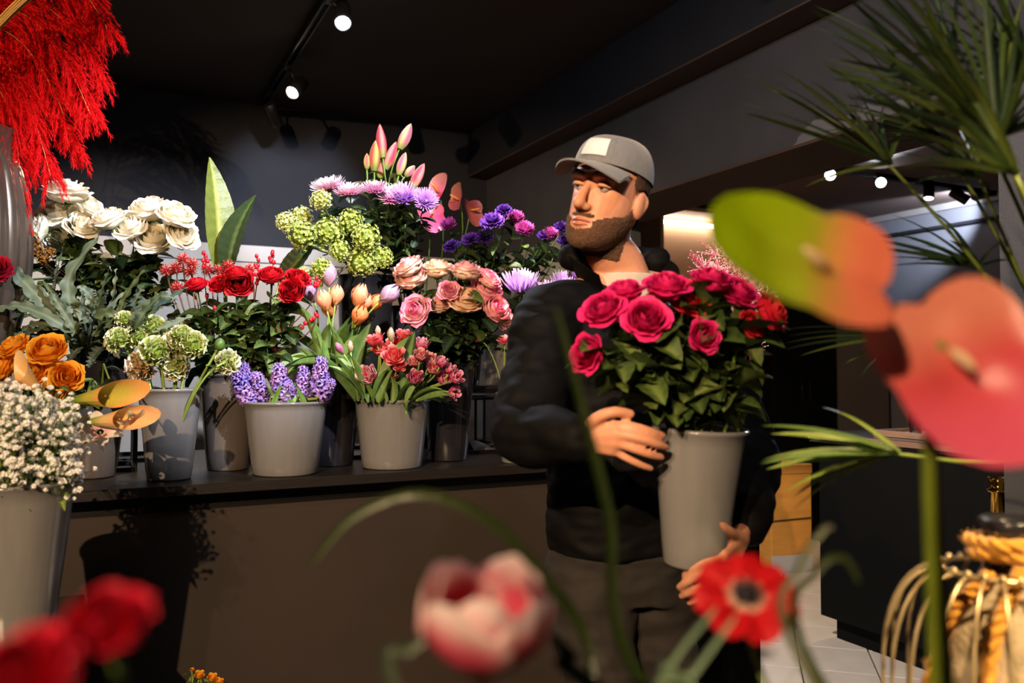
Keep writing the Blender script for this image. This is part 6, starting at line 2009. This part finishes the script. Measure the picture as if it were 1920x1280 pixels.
# ---- cap
M_CAP = mat('grey_cap_cloth', '#66676a', rough=.8, nscale=120, namt=.12, bump=.2, bscale=500, fuzz=.3)
M_CAPP = mat('pale_cap_highlight', '#c4c4c6', rough=.7)
for j in range(6):
    a0 = 2 * pi * j / 6 + pi / 2

    def fn(u, v, a0=a0):
        a = a0 + (u - .5) * 2 * pi / 6 * .997
        th = v * pi / 2 * .99
        cx_, cy_ = .086, (.105 if sin(a) > 0 else .108)
        r = cos(th) ** .55
        z0 = .052 + .012 * sin(a)
        z = z0 + (.136 - z0) * sin(th)
        bul = 1 + .012 * sin(pi * u)
        return (cx_ * cos(a) * r * bul, cy_ * sin(a) * r * bul - .004, z)
    put('crown_panel', MB().grid(fn, 8, 10).mesh('crown_panel', M_CAP), man, Hm)
put('button', MB().ball((0, 0, 0), (.007, .007, .004), 12, 6).mesh('button', M_CAP), man, Hm @ Matrix.Translation((0, -.004, .137)))


def brim(u, v, off=0):
    a = pi / 2 + (u - .5) * 2.1
    x0, y0 = .088 * cos(a), .107 * sin(a) - .004
    ext = .075 * cos((u - .5) * 2.1) ** .6
    x, y = x0 * (1 + .05 * v), y0 + ext * v
    z = .064 - .012 * v - 3.2 * x * x * (.4 + .6 * v) - .1 * (1 - sin(a)) * .12
    return (x, y, z - off)


bm2 = MB().grid(lambda u, v: brim(u, v), 18, 8).grid(lambda u, v: brim(1 - u, v, .004), 18, 8).grid(lambda u, v: brim(u, 1, .004 * (1 - v)), 18, 1)
put('brim', bm2.mesh('brim', M_CAP), man, Hm)


def patch(u, v):
    a = pi / 2 + (.5 - u) * .75
    th = (.12 + .4 * v) * pi / 2
    r = cos(th) ** .55 * 1.02
    z0 = .052 + .012 * sin(a)
    return (.086 * cos(a) * r, .1065 * sin(a) * r - .004, z0 + (.137 - z0) * sin(th))


put('cap_highlight', MB().grid(patch, 8, 5).mesh('cap_highlight', M_CAPP), man, Hm)  # pale patch painting a highlight onto the cap crown

# ---- clothes
def wrinkle(amp, freq, seed):
    def f(p, q):
        n1 = noise.noise(V((p.x * freq, p.y * freq, p.z * freq * 2.2)) + V((seed, 0, 0)))
        n2 = noise.noise(V((p.x * freq * 2.3, p.y * freq * 2.3, p.z * freq * 5)) + V((0, seed, 0)))
        return p + q * (amp * (n1 + .5 * n2))
    return f


M_JACK = mat('black_jacket', '#070708', rough=.7, spec=.12, nscale=30, namt=.15, bump=.12, bscale=500)
jk = MB()
row = lambda px, py, D, a, b: (*atD(px, py, D), *(tr * a), *(tn * b))
rings(jk, [row(1166, 1030, 1.93, .178, .128), row(1166, 960, 1.93, .18, .13), row(1165, 860, 1.93, .178, .125), row(1164, 740, 1.92, .19, .135), row(1163, 650, 1.92, .2, .13), row(1164, 590, 1.93, .175, .108), row(1166, 548, 1.94, .1, .085), row(1166, 530, 1.94, .08, .07)], 4, 36)
limb(jk, [atD(1120, 590, 1.9), SR, SR.lerp(ER, .5) + tn * -.005, ER, ER.lerp(WR_, .6), WR_], [.08, .082, .074, .068, .055, .044], 20, 40)
limb(jk, [atD(1230, 585, 1.94), SL, SL.lerp(EL, .5), EL, EL.lerp(WL, .6), WL], [.08, .082, .072, .064, .054, .044], 20, 40)
put('jacket', remesh(jk, .007, 'jacket', M_JACK, 8, wrinkle(.008, 11, 3)), man)
cl = MB()
ncen = atD(1164, 512, 1.925)


def coll(u, v, o=0):
    a = (u - .5) * 2 * 2.35
    d = -tn * cos(a) + tr * sin(a)
    fr_ = abs(a) / 2.35
    r = .078 + .03 * v + o + .012 * fr_
    return ncen + d * r * (1 + .1 * fr_) + UP * (.085 * v * (1 - .55 * fr_ ** 2) - .05 * fr_ ** 2 - .005) - tn * .005


cl.grid(lambda u, v: coll(u, v), 30, 6).grid(lambda u, v: coll(1 - u, v, .008), 30, 6).grid(lambda u, v: coll(u, 1, .008 * v), 30, 1)
wput('collar', cl, M_JACK, man)
hd_ = MB()
for k in range(13):
    a = (k / 12 - .5) * 2.6
    d = -tn * cos(a) + tr * sin(a)
    hd_.ball(ncen + d * .112 + UP * (.03 + .022 * cos(a)), (.04, .04, .034), 14, 8)
put('hood', remesh(hd_, .007, 'hood', M_JACK, 6, wrinkle(.006, 14, 9)), man)
zp = MB()
zp.tube([p + tn * .012 for p in bez(atD(1143, 560, 1.842), atD(1140, 700, 1.795), atD(1145, 880, 1.80), atD(1146, 1020, 1.805), 14)], .003, 6)
wput('zip', zp, M_BLACKMETAL, man)
sh = MB()
rings(sh, [(*(nb1 - UP * .03), *(tr * .1), *(tn * .092)), (*(nb1 + UP * .005), *(tr * .084), *(tn * .082)), (*(nb1 + UP * .035), *(tr * .076), *(tn * .078))], 4, 30)
wput('shirt_neck', sh, mat('pale_shirt', '#b9aca0', rough=.8, nscale=60, namt=.08), man)
M_TROU = mat('brown_trousers', '#1d1815', rough=.85, nscale=30, namt=.2, bump=.2, bscale=400)
pt = MB()
rings(pt, [(*(pel + UP * .06), *(tr * .165), *(tn * .118)), (*(pel - UP * .02), *(tr * .175), *(tn * .128)), (*(pel - UP * .12), *(tr * .17), *(tn * .12))], 4, 32)
limb(pt, [hipR - UP * .0, hipR.lerp(kR, .5), kR, kR.lerp(aR, .5), aR + UP * .01], [.105, .095, .078, .07, .062], 20, 30)
limb(pt, [hipL - UP * .0, hipL.lerp(kL, .5), kL, kL.lerp(aL, .5), aL + UP * .01], [.105, .095, .078, .07, .062], 20, 30)
put('trousers', remesh(pt, .008, 'trousers', M_TROU, 6, wrinkle(.011, 9, 5)), man)
for a_ in (aR, aL):
    sm = MB()
    limb(sm, [V((a_.x, a_.y, .042)) - tn * .06, V((a_.x, a_.y, .045)) + tn * .06, V((a_.x, a_.y, .036)) + tn * .16], [.042, .045, .036], 16)
    shoe = put('shoe', remesh(sm, .008, 'shoe', M_CBLK, 3), man)

# ---- the bucket of magenta roses he carries
bt, bb = atD(1312, 800, 1.575), atD(1300, 1058, 1.575)
bucket('hel', 'grey bucket of magenta roses held in the florist arms', (0, 0, 0), 0, .1, .05, .08) if False else None
axis = (bt - bb).normalized()
t = thing('flower_bucket', 'grey bucket of magenta roses held in the florist arms', 'bucket', bb, 'flower buckets')
hB, rB0, rB1 = (bt - bb).length, .058, .088
Mh = frame(bb, axis)
R = lambda z: rB0 + (rB1 - rB0) * z / hB
put('pail', MB().lathe([(.02, .004), (rB0 * .93, .004), (rB0 * .97, 0), (rB0, .006)] + [(R(hB * k / 8), hB * k / 8) for k in range(1, 8)] + [(rB1, hB - .01), (rB1 + .005, hB - .006), (rB1 + .003, hB), (rB1 - .003, hB - .004)] + [(R(hB * k / 6) - .003, hB * k / 6) for k in range(5, 0, -1)] + [(rB0 - .004, .01), (.02, .01)], 48).mesh('pail', M_GREY), t, Mh)
put('water', MB().lathe([(.001, hB * .6 - .003), (R(hB * .6) - .003, hB * .6 - .003), (R(hB * .6) - .003, hB * .6), (.001, hB * .6)], 24).mesh('water', M_WATER), t, Mh)
BK['hel'] = dict(c=bb, h=hB, r0=rB0, r1=rB1, M=Mh, o=t)
MK = [rose_kit('m', '#8a0a3a', '#c8125c', '#e02a78', '#b00a4c', o, s, '#5d7a2c') for o, s in ((.6, 31), (.8, 32))] + [rose_kit('m2', '#b0303a', '#d81a3c', '#e83a3a', '#c01234', .6, 33)]
for k, (px, py, sz, d, v, lab) in enumerate([
    (1108, 666, 76, (-.7, .6, .2), 0, 'magenta rose hanging lowest at the florist chest side'), (1134, 588, 82, (-.4, .6, .6), 1, 'magenta rose at the outer left of the carried bunch'), (1172, 556, 72, (-.2, .4, .9), 0, 'magenta rose below the florist collar, facing up'),
    (1212, 604, 84, (-.1, .85, .5), 1, 'large magenta rose in the front middle of the carried bunch'), (1250, 546, 80, (0, .5, .9), 1, 'magenta rose at the top middle of the carried bunch'), (1292, 566, 78, (.1, .8, .5), 2, 'crimson rose in the middle of the carried bunch'),
    (1318, 632, 62, (.1, .9, .2), 0, 'purple magenta rose bud low in the carried bunch'), (1332, 534, 74, (.1, .4, .9), 0, 'magenta rose at the top right of the carried bunch'), (1380, 556, 74, (.3, .6, .7), 1, 'magenta rose to the right of the crimson one'),
    (1438, 590, 76, (.7, .5, .4), 2, 'red orange rose furthest right of the carried bunch'), (1404, 610, 54, (.4, .8, .3), 2, 'small crimson rose below the furthest right one')]):
    flower('magenta_rose', lab, 'rose', 'magenta roses in the carried bucket', 'hel', px, py, 1.46 + .03 * (k % 3), sz, dv(*d), MK[v], .0035, GREEN, ROSELEAF, 20, .09, (.3, .93), 800 + k)
